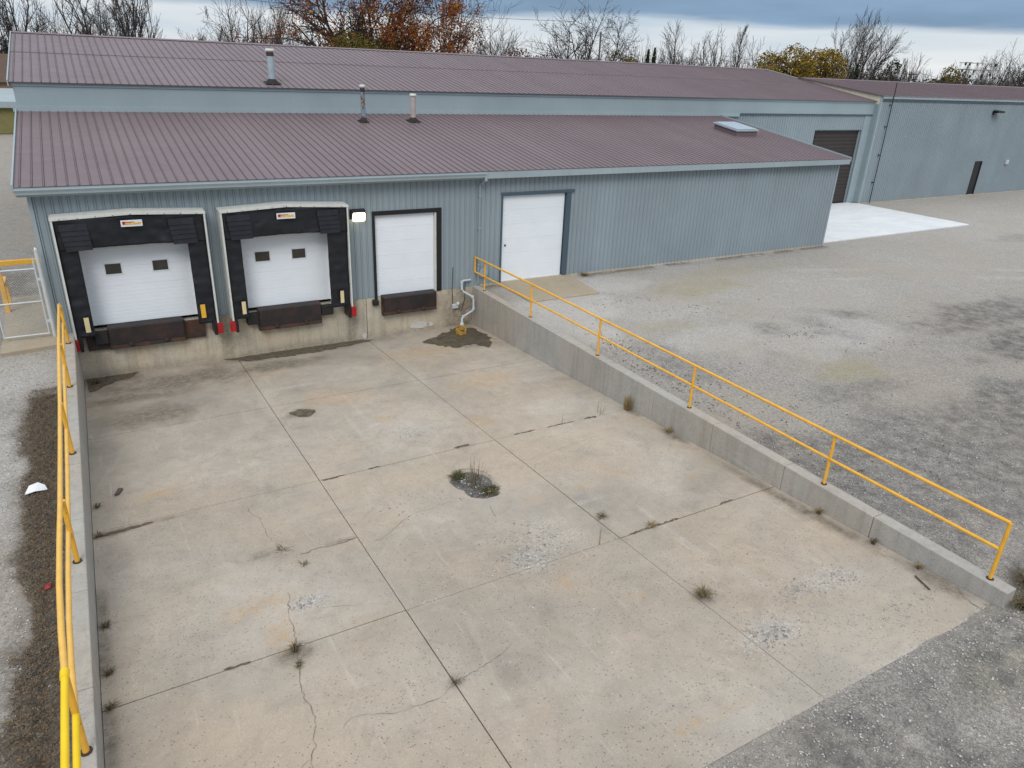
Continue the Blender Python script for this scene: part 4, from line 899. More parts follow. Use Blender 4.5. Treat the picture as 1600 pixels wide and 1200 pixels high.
while k < gx1:
    for sg in (1, -1):
        xa, xb = (k, k+(H1-H0)) if sg > 0 else (k+(H1-H0), k)
        p0, p1 = np.array([xa, gyy, H0]), np.array([xb, gyy, H1]); lo, hi = 0.0, 1.0; dx = xb-xa
        ts = sorted([(gx0-xa)/dx, (gx1-xa)/dx]); lo, hi = max(0, ts[0]), min(1, ts[1])
        if hi-lo > 0.01: mb.tube([p0+(p1-p0)*lo, p0+(p1-p0)*hi], 0.0022, 3, cap=False)
    k += st_
mb.build('chain_link', M['galv'], t)
# a second leaf standing open at the far left
t = thing('chain_link_gate', 'open second leaf of the chain-link gate at the left picture edge', 'gate', (-1.6, -0.3, 0.06))
for yy in (-0.28, 1.3): MB().tube([(-1.60-0.09*(yy+.28), yy, 0.1), (-1.60-0.09*(yy+.28), yy, 2.5)], 0.026, 8).build('stile', M['galv'], t, smooth=True)
for z in (0.18, 1.24, 2.27): MB().tube([(-1.60, -0.28, z), (-1.74, 1.3, z)], 0.024, 8).build('rail', M['galv'], t, smooth=True)

# ------------------------------------------------------------------ pipes near the pit corner
t = thing('downspout', 'blue-grey downspout hanging from the gutter end beside the white ground level door', 'downspout', (15.05, -0.1, 0.3))
MB().tube([(15.25, -0.50, 4.52), (15.28, -0.50, 4.38), (15.22, -0.22, 4.22), (15.20, -0.10, 4.16), (15.20, -0.10, 0.10)], 0.042, 8).build('pipe', M['siding'], t, smooth=True)
MB().tube([(15.25, -0.50, 4.55), (15.25, -0.50, 4.36)], 0.06, 8).build('outlet', M['trim'], t)
for z in (0.9, 2.4, 3.7): MB().box(15.14, 15.26, -0.15, -0.03, z, z+0.05).build('strap', M['trim'], t)
t = thing('drain_pipe', 'white plastic discharge pipe zigzagging down the pit corner to the sump', 'pipe', (14.4, -0.4, -1.5))
PP = [(14.85, -0.06, 0.30), (14.40, -0.22, 0.34), (14.36, -0.25, 0.30), (14.36, -0.27, -0.02), (14.42, -0.30, -0.10), (14.80, -0.40, -0.34), (14.83, -0.42, -0.42), (14.83, -0.44, -0.84), (14.76, -0.48, -0.91), (14.2, -0.75, -1.02), (14.12, -0.80, -1.08), (14.10, -0.84, -1.36)]
MB().tube(PP, 0.045, 10).build('pipe', M['pvc'], t, smooth=True)
MB().tube([(14.10, -0.84, -1.26), (14.09, -0.86, -1.62)], [0.085, 0.07], 10).build('coupling', M['white'], t, smooth=True)
for p in (PP[2], PP[5], PP[7], PP[9]): MB().tube([np.array(p)-np.array((0, 0, .05)), np.array(p)+np.array((0, 0, .05))], 0.062, 10).build('elbow', M['pvc'], t, smooth=True)
t = thing('sump_box', 'broken yellow plastic sump box standing in the puddle', 'box', (13.85, -1.25, fz(-1.2)))
bz = fz(-1.2)
for a, hz in (((13.70, 13.73, -1.36, -1.06), .20), ((14.02, 14.05, -1.36, -1.06), .29), ((13.73, 14.02, -1.36, -1.33), .24), ((13.73, 14.02, -1.09, -1.06), .32)):
    MB().box(*a, bz-0.03, bz+hz).build('side', M['sump'], t)
MB().box(13.73, 14.02, -1.33, -1.09, bz-0.02, bz+0.03).build('floor', M['rust'], t)
t = thing('outlet_box', 'small grey outlet box with white knob on the pit corner wall', 'outlet', (14.1, 0, -0.75))
MB().box(14.02, 14.28, -0.12, -0.02, -0.85, -0.66).build('case', M['galv'], t, bevel=0.012)
MB().tube([(14.24, -0.13, -0.62), (14.24, -0.18, -0.62)], 0.06, 10).build('knob', M['white'], t)
MB().tube([(14.05, -0.05, -0.66), (14.02, -0.05, 0.0), (14.05, -0.05, 0.9)], 0.012, 6).build('cable', M['rubber'], t)
t = thing('conduit', 'thin dark cable hanging beside the zigzag drain pipe', 'cable', (14.5, -.05, 0))
MB().tube([(14.62, -0.05, 0.25), (14.60, -0.05, -0.5), (14.45, -0.06, -1.0)], 0.012, 6).build('cable', M['rubber'], t)
ob = MB().tube([(15.45, -0.02, 0.55), (15.45, -0.10, 0.55)], 0.20, 18).build('wall_vent', M['trim'], None, (16.0, 0, .55)); tag(ob, 'round blue-grey wall vent behind the right railing', 'vent')

# ------------------------------------------------------------------ vegetation helpers
def tri_tubes(P0, P1, R0, R1):
    P0, P1 = np.array(P0), np.array(P1); R0, R1 = np.array(R0), np.array(R1)
    d = P1-P0; d /= np.linalg.norm(d, axis=1)[:, None]+1e-9
    ref = np.where(np.abs(d[:, 2:3]) < 0.9, np.array([[0, 0, 1.0]]), np.array([[1.0, 0, 0]]))
    a = np.cross(d, ref); a /= np.linalg.norm(a, axis=1)[:, None]; b = np.cross(d, a)
    vs = []
    for P, R in ((P0, R0), (P1, R1)):
        for k in range(3):
            t = 2*math.pi*k/3; vs.append(P+R[:, None]*(math.cos(t)*a+math.sin(t)*b))
    V = np.stack(vs, 1).reshape(-1, 3); n_ = len(P0); o = np.arange(n_)[:, None]*6
    F = np.concatenate([o+np.array([[i, (i+1) % 3, 3+(i+1) % 3, 3+i]]) for i in range(3)], 0)
    return V, F
def skeleton(seed, style, levels=3, budget=3600):
    rr = random.Random(seed); P0, P1, R0, R1, tips = [], [], [], [], []
    def ring(n_, tilt, L, r, z0=0.0):
        a0 = rr.uniform(0, 6.28); out = []
        for k in range(n_):
            az = a0+6.283*k/n_+rr.uniform(-.4, .4); t = tilt*rr.uniform(.55, 1.25)
            out.append((np.array([0, 0, z0*rr.uniform(.7, 1.1)]), np.array([math.cos(az)*math.sin(t), math.sin(az)*math.sin(t), math.cos(t)]), L*rr.uniform(.88, 1.06), r, 0))
        return out
    up, wander, ang = 0.05, 0.18, (0.55, 1.05)
    if style == 'fan':
        st = ring(7, 0.34, 0.85, 0.011); st.append((np.zeros(3), np.array([0.02, 0, 1.0]), 0.95, 0.016, 0)); up, wander, ang = 0.05, 0.09, (0.35, 0.75)
    elif style == 'pyr':
        st = [(np.zeros(3), np.array([0, 0, 1.0]), 1.0, 0.018, -1)]; up, wander, ang = 0.10, 0.08, (0.55, 0.85)
    elif style == 'lean':
        st = [(np.zeros(3), np.array([0.38, 0.1, 1.0]), 0.95, 0.014, 0), (np.zeros(3), np.array([-0.18, 0, 1.0]), 0.9, 0.012, 0), (np.zeros(3), np.array([0.75, -.1, .8]), 0.7, 0.010, 0)]; wander = 0.14
    elif style == 'oak':
        st = ring(8, 0.85, 0.62, 0.016, 0.22)+ring(4, 0.35, 0.72, 0.018, 0.22); P0.append(np.zeros(3)); P1.append(np.array([0, 0, .25])); R0.append(.034); R1.append(.03); wander = 0.2
    else:
        st = ring(7, 0.72, 0.72, 0.013, 0.20)+ring(3, 0.25, 0.78, 0.014, 0.22); P0.append(np.zeros(3)); P1.append(np.array([0, 0, .24])); R0.append(.026); R1.append(.022); wander = 0.18
    nsg = {-1: 14, 0: 8, 1: 6, 2: 4, 3: 3}
    n_ = 0
    while st and n_ < budget:
        p, d, L, r, lv = st.pop(0); ns = nsg[lv]; d = d/np.linalg.norm(d); p = np.array(p, float)
        for k in range(ns):
            d = d+np.array([rr.uniform(-1, 1), rr.uniform(-1, 1), rr.uniform(-1, 1)*.7+up/wander*.6])*wander; d /= np.linalg.norm(d)
            q_ = p+d*L/ns; ra = r*(1-0.72*k/ns); rb = r*(1-0.72*(k+1)/ns)
            P0.append(p); P1.append(q_); R0.append(ra); R1.append(rb); n_ += 1; p = q_
            if lv < levels and (k >= 1 or lv > 0):
                for _ in range(3 if lv == -1 else (rr.choice((1, 2)) if lv < 2 else rr.choice((1, 1, 2)))):
                    az = rr.uniform(0, 6.28); a = np.cross(d, (math.cos(az), math.sin(az), 0.3)); a /= np.linalg.norm(a)+1e-9
                    t = rr.uniform(*ang); nd = d*math.cos(t)+a*math.sin(t); nd[2] += 0.04
                    cl_ = (0.42*(1-0.82*k/ns)+.05) if lv == -1 else L*rr.uniform(.34, .58)*(1-0.35*k/ns)
                    st.append((q_, nd, cl_, ra*0.58 if lv >= 0 else ra*.38, lv+1))
            if lv >= 2: tips.append((q_, d))
        tips.append((p, d))
    return [np.array(a) for a in (P0, P1, R0, R1)], tips
def fit(sk, tips, h, w):
    P0, P1, R0, R1 = sk
    zs = np.percentile(P1[:, 2], 98.5); cx = (np.percentile(P1[:, 0], 2)+np.percentile(P1[:, 0], 98))/2
    rx = max(np.percentile(P1[:, 0]-cx, 98), -np.percentile(P1[:, 0]-cx, 2)); ry = np.percentile(np.abs(P1[:, 1]), 98)
    sc_ = np.array([w/rx, w/ry, h/zs])
    P0 = P0*sc_; P1 = P1*sc_; k = h
    R0 = np.maximum(R0*k*0.9, 0.020); R1 = np.maximum(R1*k*0.9, 0.015)
    tp = [(p*sc_, d) for p, d in tips]
    return (P0, P1, R0, R1), tp
def leaf_cards(C, size, seed):
    r = np.random.RandomState(seed); n_ = len(C); C = np.array(C)
    a = r.normal(size=(n_, 3)); a /= np.linalg.norm(a, axis=1)[:, None]; b = np.cross(a, r.normal(size=(n_, 3))); b /= np.linalg.norm(b, axis=1)[:, None]
    s_ = size*(0.6+0.8*r.rand(n_))[:, None]
    V = np.stack([C-a*s_, C-b*s_*0.55, C+a*s_, C+b*s_*0.55], 1).reshape(-1, 3); F = np.arange(n_*4).reshape(-1, 4)
    return V, F
def bare_tree(name, label, x, y, h, w, seed, style='bare', mat='bark', budget=3400, group='bare trees behind the warehouses', leaves=None, levels=3):
    budget = int(budget*2.7)
    t = thing(name, label, 'tree', (x, y, 0), group)
    sk, tips = skeleton(seed, style, levels, budget); sk, tips = fit(sk, tips, h, w)
    off = np.array([x, y, 0.0])
    big = sk[2] > 0.05*max(1, h/14)
    for nm, sel in (('trunk', big), ('crown', ~big)):
        if sel.any():
            V, F = tri_tubes(sk[0][sel]+off, sk[1][sel]+off, sk[2][sel], sk[3][sel]); mesh_obj(nm, V, F, M[mat], t)
    if leaves:
        lm, nl, size, spread, zmin, keep_ = leaves
        r = np.random.RandomState(seed); T = np.array([p for p, _ in tips]+[p for p in sk[1][~big]])
        dens = fbm(T[:, 0]+T[:, 2]*0.7, T[:, 1]+T[:, 2], seed, 0.35); T = T[(T[:, 2] > zmin) & (dens > keep_)]
        C = T[r.randint(0, len(T), nl)]+r.normal(size=(nl, 3))*spread+off
        V, F = leaf_cards(C, size, seed); mesh_obj('foliage', V, F, M[lm], t)
    return t
def leafy(name, label, cat, x, y, h, w, seed, mat, nl, size, shape='round', group=None, bot=0.1):
    t = thing(name, label, cat, (x, y, 0), group)
    r = np.random.RandomState(seed)
    if shape == 'round': h *= 1.10; w *= 1.2; nl = int(nl*2.2)
    if shape == 'cone':
        z = r.rand(nl)**0.8; rad = w*np.sqrt(np.clip(1-z, 0.02, 1))*(0.55+0.5*r.rand(nl)); an = r.rand(nl)*6.283
        rad *= 0.8+0.4*np.sin(an*3+z*9)*0.5
        C = np.stack([x+rad*np.cos(an), y+rad*np.sin(an), h*(0.03+0.97*z)], 1)
    else:
        nb = 16; bc = r.normal(size=(nb, 3)); bc /= np.linalg.norm(bc, axis=1)[:, None]; bc *= (0.45+0.45*r.rand(nb))[:, None]
        k = r.randint(0, nb, nl); d = r.normal(size=(nl, 3)); d /= np.linalg.norm(d, axis=1)[:, None]
        q_ = bc[k]+d*(0.25+0.22*r.rand(nl))[:, None]
        C = np.stack([x+q_[:, 0]*w*1.1, y+q_[:, 1]*w*1.1, h*bot+(h*(1-bot))*np.clip(0.5+0.40*q_[:, 2], 0.02, 1.2)], 1)
    V, F = leaf_cards(C, size, seed); mesh_obj('crown', V, F, M[mat], t)
    sk, tips = skeleton(seed+3, 'pyr' if shape == 'cone' else 'fan', 1, 260); sk, tips = fit(sk, tips, h*0.86, w*0.75)
    V, F = tri_tubes(sk[0]+np.array([x, y, 0]), sk[1]+np.array([x, y, 0]), sk[2], sk[3]); mesh_obj('trunk', V, F, M['bark_dark'], t)
    return t
# trees, left to right
bare_tree('bare_tree', 'dark bare tree at the far left edge behind the roof', -2.7, 93.0, 15.8, 3.6, 1, 'bare', 'bark_dark', 3600)
bare_tree('bare_tree', 'broad bare tree rising over the left end of the ridge', 5.4, 104.7, 17.6, 5.6, 2, 'bare', 'bark', 3600)
bare_tree('bare_tree', 'fan-shaped bare tree, second from the left over the ridge', 10.2, 92.9, 16.9, 4.2, 3, 'fan', 'bark_dark', 3600)
bare_tree('bare_tree', 'rounded bare tree just left of the rust-leaved oak', 24.5, 93.4, 15.6, 6.0, 4, 'bare', 'bark', 3600)
bare_tree('bare_tree', 'slim pale bare tree touching the left side of the rust-leaved oak', 31.8, 105.5, 15.9, 3.3, 5, 'bare', 'bark_pale', 2600)
bare_tree('oak_tree', 'large oak with rust-red autumn leaves behind the ridge', 35.3, 70.5, 20.5, 11.0, 6, 'oak', 'bark_dark', 4600, None, ('leaf_rust', 30000, 0.135, 0.38, 6.0, 0.43))
leafy('shrub', 'olive and yellow bush below the rust-leaved oak', 'bush', 33.6, 66.5, 12.0, 4.4, 60, 'leaf_olive', 9000, 0.14, 'round', None, 0.2)
bare_tree('bare_tree', 'leaning bare tree just right of the rust-leaved oak', 47.0, 71.1, 18.9, 5.6, 7, 'lean', 'bark', 2600)
bare_tree('bare_tree', 'low twiggy bare tree between the leaning tree and the red-brown bush', 58.5, 77.1, 14.5, 4.4, 8, 'fan', 'bark_pale', 3000)
leafy('shrub', 'low red-brown bush left of the broad spreading bare tree', 'bush', 58.1, 67.2, 11.0, 3.6, 61, 'leaf_red', 5000, 0.15, 'round', None, 0.3)
bare_tree('bare_tree', 'broad spreading bare tree near the middle of the ridge', 67.4, 69.3, 16.2, 8.4, 9, 'bare', 'bark_dark', 4200)
leafy('shrub', 'round olive bush at the right foot of the broad spreading bare tree', 'bush', 71.3, 64.4, 10.8, 2.0, 62, 'leaf_olive', 3500, 0.13, 'round', None, 0.3)
bare_tree('bare_tree', 'small pale bare tree just left of the twin cypresses', 79.3, 69.8, 11.9, 2.0, 10, 'bare', 'bark_pale', 1400)
leafy('cypress_tree', 'slim dark evergreen column, left one of the twin cypresses', 'tree', 75.8, 64.2, 11.6, 0.8, 63, 'leaf_dark', 2600, 0.12, 'cone', 'twin cypresses')
leafy('cypress_tree', 'slim dark evergreen column, right one of the twin cypresses', 'tree', 77.3, 64.6, 11.9, 0.9, 64, 'leaf_dark', 2600, 0.12, 'cone', 'twin cypresses')
bare_tree('bare_tree', 'pointed bare tree right of the twin cypresses', 82.8, 65.2, 14.9, 3.5, 11, 'pyr', 'bark', 3600)
bare_tree('bare_tree', 'thin bare tree between the pointed tree and the tall spire tree', 88.4, 64.4, 13.9, 3.9, 12, 'bare', 'bark_pale', 2400)
bare_tree('bare_tree', 'tall thin spire-like bare tree above the end of the long ridge', 95.0, 65.6, 15.6, 1.9, 13, 'pyr', 'bark', 1800)
bare_tree('bare_tree', 'low bare tree left of the yellow-leaved trees', 94.9, 60.5, 12.6, 3.4, 14, 'bare', 'bark', 2400)
leafy('autumn_tree', 'yellow and olive leaved tree, left one of the yellow pair', 'tree', 97.0, 56.8, 12.6, 3.5, 65, 'leaf_yellow', 7000, 0.16, 'round', 'yellow-leaved trees', 0.25)
leafy('autumn_tree', 'yellow and olive leaved tree beside the tall fan-shaped tree', 'tree', 104.8, 56.8, 12.3, 3.3, 66, 'leaf_yellow', 7000, 0.16, 'round', 'yellow-leaved trees', 0.25)
bare_tree('bare_tree', 'tall fan-shaped bare tree above the right warehouse roof', 113.3, 57.3, 17.8, 4.8, 15, 'fan', 'bark', 4200)
leafy('conifer_shrub', 'small dark green conifer at the foot of the tall fan-shaped tree', 'bush', 100.2, 47.2, 10.7, 1.0, 67, 'leaf_dark', 2400, 0.13, 'cone')
bare_tree('bare_tree', 'small bare tree just left of the dark round evergreen', 119.0, 56.4, 11.1, 2.6, 16, 'bare', 'bark', 1600)
leafy('evergreen_tree', 'dark rounded evergreen between two utility poles', 'tree', 118.6, 54.1, 11.0, 1.8, 68, 'leaf_dark', 3500, 0.14, 'round', None, 0.3)
bare_tree('bare_tree', 'small bare tree behind the right utility pole', 127.4, 56.5, 12.2, 2.5, 17, 'fan', 'bark', 1800)
leafy('shrub', 'pale olive bush just left of the substation', 'bush', 128.8, 50.6, 10.6, 2.3, 69, 'leaf_olive', 3000, 0.16, 'round', None, 0.3)
bare_tree('bare_tree', 'bare tree standing behind the substation', 168.4, 65.2, 14.9, 5.0, 18, 'bare', 'bark', 2600)
bare_tree('bare_tree', 'brown bare tree at the right picture edge beside the substation', 150.2, 50.6, 13.2, 4.8, 19, 'fan', 'bark_dark', 3800)
bare_tree('bare_tree', 'brown bare tree cut by the right picture edge', 153.7, 48.6, 13.7, 4.8, 20, 'fan', 'bark_dark', 3800)
# distant thicket closing the horizon: low twiggy growth that reads as one mass
r = np.random.RandomState(4); TV, TF, nb = [], [], 0
lib = []
for k in range(6):
    sk, _ = skeleton(500+k, ('fan', 'bare')[k % 2], 2, 420); lib.append(sk)
for k in range(130):
    ang = -0.22+1.42*(k+r.rand())/130; dd = 122+22*r.rand(); x, y = CX+dd*math.sin(ang), CY+dd*math.cos(ang)
    h = 9.0+2.4*r.rand()**1.8*(0.6 if ang < 0.35 else 1.0); w = 2.6+2.2*r.rand()
    sk2, _ = fit(lib[k % 6], [], h, w); a = r.rand()*6.28; ca, sa = math.cos(a), math.sin(a)
    rot = np.array([[ca, -sa, 0], [sa, ca, 0], [0, 0, 1]])
    V, F = tri_tubes(sk2[0]@rot.T+np.array([x, y, 0]), sk2[1]@rot.T+np.array([x, y, 0]), sk2[2], sk2[3]); TV.append(V); TF.append(F+nb); nb += len(V)
tag(mesh_obj('distant_thicket', np.concatenate(TV), np.concatenate(TF), M['bark'], None, (60, 80, 0)), 'low brown leafless thicket along the horizon', 'thicket', None, 'stuff')
N = 30000; ang = -0.22+1.42*r.rand(N); dist_ = 138+10*r.rand(N)
hh = 8.2+1.6*fbm(ang*60, ang*0, 5, 0.9)+0.9*fbm(ang*60, ang*0, 15, 3.5)
C = np.stack([CX+dist_*np.sin(ang), CY+dist_*np.cos(ang), hh*(r.rand(N)**0.5)], 1)
V, F = leaf_cards(C, 0.2, 9)
tag(mesh_obj('distant_undergrowth', V, F, M['wood_far'], None, (60, 80, 0)), 'dark brown undergrowth low along the horizon', 'undergrowth', None, 'stuff')

# ------------------------------------------------------------------ far street furniture
def pole(x, y, h, dirx, label, arms=True, lamp=False):
    t = thing('utility_pole', label, 'utility pole', (x, y, 0), 'utility poles')
    MB().tube([(x, y, 0), (x, y, h)], [0.17, 0.11], 8).build('pole', M['timber'], t)
    d = np.array(dirx)/np.hypot(*dirx)
    for z, l in ((h-0.35, 1.25),) if arms else ():
        a = (x-d[0]*l, y-d[1]*l, z); b = (x+d[0]*l, y+d[1]*l, z); MB().tube([a, b], 0.07, 4).build('crossarm', M['timber'], t)
        for k in (-1, -.5, .5, 1): MB().tube([(x+d[0]*l*k*.95, y+d[1]*l*k*.95, z), (x+d[0]*l*k*.95, y+d[1]*l*k*.95, z+0.3)], 0.055, 6).build('insulator', M['grey_mast'], t)
    if lamp:
        MB().tube([(x, y, h-0.3), (x+d[0]*0.8, y+d[1]*0.8, h)], 0.05, 6).build('lamp_arm', M['grey_mast'], t)
    return t
pole(63.3, 59.0, 13.2, (1, -.5), 'bare wooden pole standing inside the broad spreading bare tree', False)
pole(109.1, 48.1, 10.4, (2.1, -1.2), 'wooden utility pole with crossarm before the dark round evergreen')
pole(119.9, 51.8, 10.3, (2.3, -1.3), 'wooden utility pole with crossarm right of the dark round evergreen')
def wire(a, b, sag, label):
    pts = [np.array(a)+(np.array(b)-np.array(a))*k/14-np.array((0, 0, sag*4*(k/14)*(1-k/14))) for k in range(15)]
    tag(MB().tube(pts, 0.022, 4, cap=False).build('overhead_wire', M['black_metal'], None, a), label, 'wire', 'overhead wires')
wire((109.1-1.1, 48.1+.6, 10.3), (84.0, 58.0, 10.6), 0.4, 'overhead wire running left from the first utility pole, lower strand')
wire((109.1-1.1, 48.1+.6, 10.35), (84.0, 58.0, 11.2), 0.4, 'overhead wire running left from the first utility pole, upper strand')
wire((120.9, 51.2, 10.3), (136.0, 53.5, 9.6), 0.3, 'overhead wire running from the right utility pole to the substation')
# lines crossing the sky at upper left and middle
wire((-20, 86, 17.4), (60, 60, 14.2), 1.2, 'faint overhead line crossing the sky at upper left')
# substation: lattice portals with insulators
t = thing('substation', 'grey lattice steel substation with dark insulators beyond the right roof', 'substation', (139.5, 52.6, 0))
d = np.array([7.3, -4.1])/np.hypot(7.3, 4.1); o0 = np.array([136.0, 54.6])
def sp(u, z, dep=0.0): q_ = o0+d*u+np.array([-d[1], d[0]])*dep; return (q_[0], q_[1], z)
for dep in (0.0, 2.2):
    for u in (0.3, 2.2, 3.8, 5.6, 7.9):
        mb = MB(); hgt = 12.3 if u in (2.2, 3.8, 7.9) else 11.2
        for e in (-.22, .22): mb.tube([sp(u+e, 0, dep), sp(u+e*.6, hgt, dep)], 0.045, 4)
        for k in range(13):
            z0, z1 = hgt*k/13, hgt*(k+1)/13; s_ = 1 if k % 2 else -1; mb.tube([sp(u-.2*s_, z0, dep), sp(u+.2*s_, z1, dep)], 0.025, 3)
        mb.build('lattice_column', M['galv'], t)
    for z in (9.7, 11.2): MB().tube([sp(0.0, z, dep), sp(8.3, z, dep)], 0.06, 4).build('beam', M['grey_mast'], t)
    for u0, u1 in ((1.9, 2.9), (3.6, 4.9), (6.8, 8.1)): MB().tube([sp(u0, 12.3, dep), sp(u1, 12.3, dep)], 0.06, 4).build('beam', M['grey_mast'], t)
for k, (u, z) in enumerate([(0.6, 9.3), (1.3, 10.4), (2.1, 12.1), (2.8, 12.1), (2.9, 9.3), (3.4, 10.1), (4.2, 12.1), (4.8, 9.6), (5.5, 10.3), (6.2, 9.2), (6.9, 10.5), (7.4, 12.1), (7.9, 9.9), (3.9, 11.0), (1.8, 11.0)]):
    MB().tube([sp(u, z-.28, .6), sp(u, z-.1, .6), sp(u, z+.1, .6), sp(u, z+.28, .6)], [0.09, 0.17, 0.17, 0.09], 7).build('insulator', M['black_metal'], t)
for a, b in (((0.5, 9.0), (2.4, 11.0)), ((3.0, 9.3), (4.2, 11.1)), ((5.8, 9.3), (7.3, 11.5))): MB().tube([sp(a[0], a[1], .6), sp(b[0], b[1], .6)], 0.04, 4).build('switch_arm', M['black_metal'], t)
for u in (1.6, 3.7): MB().box(*sorted((sp(u, 0)[0], sp(u+1.3, 0)[0])), 49.5, 51.5, 0, 9.5).build('transformer', M['grey_mast'], t)
# house and shed seen past the left end
t = thing('house', 'tan house with brown roof at the far left edge', 'building', (-7, 90, 0))
MB().box(-13, -4.0, 86, 95, 0, 4.6).build('wall', M['house_wall'], t)
mb = MB(); mb.xprism([(85.5, 4.5), (90.5, 7.6), (95.5, 4.5)], -13.4, -3.7); mb.build('roof', M['house_roof'], t)
for x in (-6.2, -9.4): MB().box(x, x+1.3, 85.93, 86.0, 1.4, 3.0).build('window', M['glass_dark'], t)
t = thing('shed', 'olive shed with pale blue eave at the far left edge', 'building', (-6, 72, 0))
MB().box(-12, -3.2, 70, 76, 0, 2.6).build('wall', M['olive_wall'], t)
mb = MB(); mb.xprism([(69.5, 2.6), (69.5, 3.2), (76.5, 4.2), (76.5, 3.7)], -12.4, -2.9); mb.build('roof', M['trim'], t)
MB().box(-8, -6.8, 69.95, 70.0, 0, 2.1).build('door', M['house_wall'], t)

# ------------------------------------------------------------------ weeds, litter, loose stones
def tuft(name, label, x, y, z, h, spread, n_, mat, seed, upright=False, group=None, w=0.006):
    rr = random.Random(seed); mb = MB()
    for _ in range(n_):
        az = rr.uniform(0, 6.283); L = h*rr.uniform(.5, 1.1); s_ = spread*rr.uniform(.2, 1.0)*(0.35 if upright else 1)
        bx, by = x+rr.uniform(-1, 1)*spread*.22, y+rr.uniform(-1, 1)*spread*.22
        ex, ey = bx+math.cos(az)*s_, by+math.sin(az)*s_; mx_, my_ = bx+(ex-bx)*.45, by+(ey-by)*.45
        px_, py_ = -math.sin(az)*w, math.cos(az)*w
        mb.add([(bx-px_, by-py_, z-.01), (bx+px_, by+py_, z-.01), (mx_+px_*.8, my_+py_*.8, z+L*.7), (mx_-px_*.8, my_-py_*.8, z+L*.7), (ex, ey, z+L*(1.0 if upright else .62))], [(0, 1, 2, 3), (3, 2, 4)])
    return tag(mb.build(name, M[mat], None, (x, y, z)), label, 'weed', group)
G = 'weeds in the pit joints'
tuft('weed_tuft', 'dark bushy weed tuft on the long right joint, largest in the open slab', 10.41, -18.74, fz(-18.74), 0.15, 0.30, 110, 'weed_dark', 1, group=G)
tuft('weed_tuft', 'dry weed tuft where the long crack meets the left cross joint', 3.31, -16.50, fz(-16.5), 0.14, 0.22, 70, 'weed_dark', 2, group=G)
tuft('weed_tuft', 'small dark weed in the long crack just below the left cross joint', 3.27, -16.9, fz(-16.9), 0.10, 0.14, 40, 'weed_dark', 3, group=G)
tuft('weed_tuft', 'star-shaped flat weed on the left middle slab', 3.81, -13.39, fz(-13.4), 0.05, 0.30, 22, 'weed_dark', 4, group=G)
tuft('weed_tuft', 'small flat grey weed nearest below the star-shaped weed', 4.09, -14.11, fz(-14.1), 0.05, 0.20, 26, 'weed_dark', 5, group=G)
tuft('weed_tuft', 'tall tan dry grass against the right retaining wall at the cross joint', 14.85, -10.85, fz(-10.8), 0.50, 0.45, 120, 'weed_tan', 6, True, G)
tuft('weed_tuft', 'short tan grass against the right retaining wall, next beyond the tall clump', 14.85, -12.75, fz(-12.7), 0.20, 0.25, 50, 'weed_tan', 7, group=G)
tuft('weed_tuft', 'flat grassy weed on the long right joint before the cross joint', 10.42, -15.5, fz(-15.5), 0.07, 0.26, 50, 'weed_dark', 8, group=G)
tuft('weed_tuft', 'low brown weed on the cross joint right of the long right joint', 11.19, -16.35, fz(-16.3), 0.09, 0.24, 50, 'weed_tan', 9, group=G)
tuft('weed_tuft', 'tiny weed on the long left joint near the bottom of the picture', 5.37, -18.48, fz(-18.5), 0.05, 0.14, 24, 'weed_dark', 10, group=G)
tuft('weed_tuft', 'tan weed at the wall foot below the second nearest right post', 14.86, -17.8, fz(-17.8), 0.16, 0.2, 46, 'weed_tan', 11, group=G)
tuft('weed_tuft', 'brown weed at the wall foot, middle of the near right wall', 14.86, -19.2, fz(-19.2), 0.14, 0.2, 46, 'weed_dark', 12, group=G)
tuft('weed_tuft', 'brown weed at the wall foot close to the near end of the right wall', 14.86, -20.2, fz(-20.2), 0.12, 0.2, 40, 'weed_tan', 13, group=G)
tuft('weed_stalk', 'single dark upright stalk on the cross joint left of the long right joint', 9.71, -16.4, fz(-16.4), 0.50, 0.05, 2, 'weed_dark', 14, True, G)
tuft('weed_stalk', 'single thin upright stalk on the far cross joint', 12.46, -10.82, fz(-10.8), 0.40, 0.05, 2, 'weed_dark', 15, True, G)
tuft('weed_stalk', 'few thin upright stalks just left of the tall tan grass', 14.0, -10.7, fz(-10.7), 0.42, 0.5, 7, 'weed_tan', 16, True, G)
tuft('weed_tuft', 'dry brown weeds around the near end of the right wall', 15.45, -21.95, -0.36, 0.22, 0.55, 220, 'weed_dark', 17, group=G)
tuft('weed_tuft', 'low dark weeds at the outer side of the right wall end', 16.1, -21.6, -0.25, 0.14, 0.6, 180, 'weed_dark', 18, group=G)
tuft('weed_tuft', 'tan weed tuft at the siding foot right of the tan apron', 20.6, -0.2, GZ, 0.16, 0.5, 110, 'weed_tan', 19)
tuft('weed_stalk', 'many thin dead stalks growing out of the pothole', 8.62, -12.75, fz(-12.75)-.08, 0.62, 0.9, 60, 'weed_dark', 20, True, None, 0.005)
tuft('weed_tuft', 'green mossy weeds along the upper left rim of the pothole', 8.45, -12.18, fz(-12.2)-.05, 0.10, 0.36, 220, 'weed_green', 21)
tuft('weed_tuft', 'green mossy weeds along the lower right rim of the pothole', 8.80, -13.2, fz(-13.25)-.05, 0.10, 0.38, 240, 'weed_green', 22)
tuft('weed_tuft', 'dark weeds in the left pit corner below the first dock', 0.75, -.6, fz(-.6), 0.14, 0.35, 90, 'weed_dark', 23)
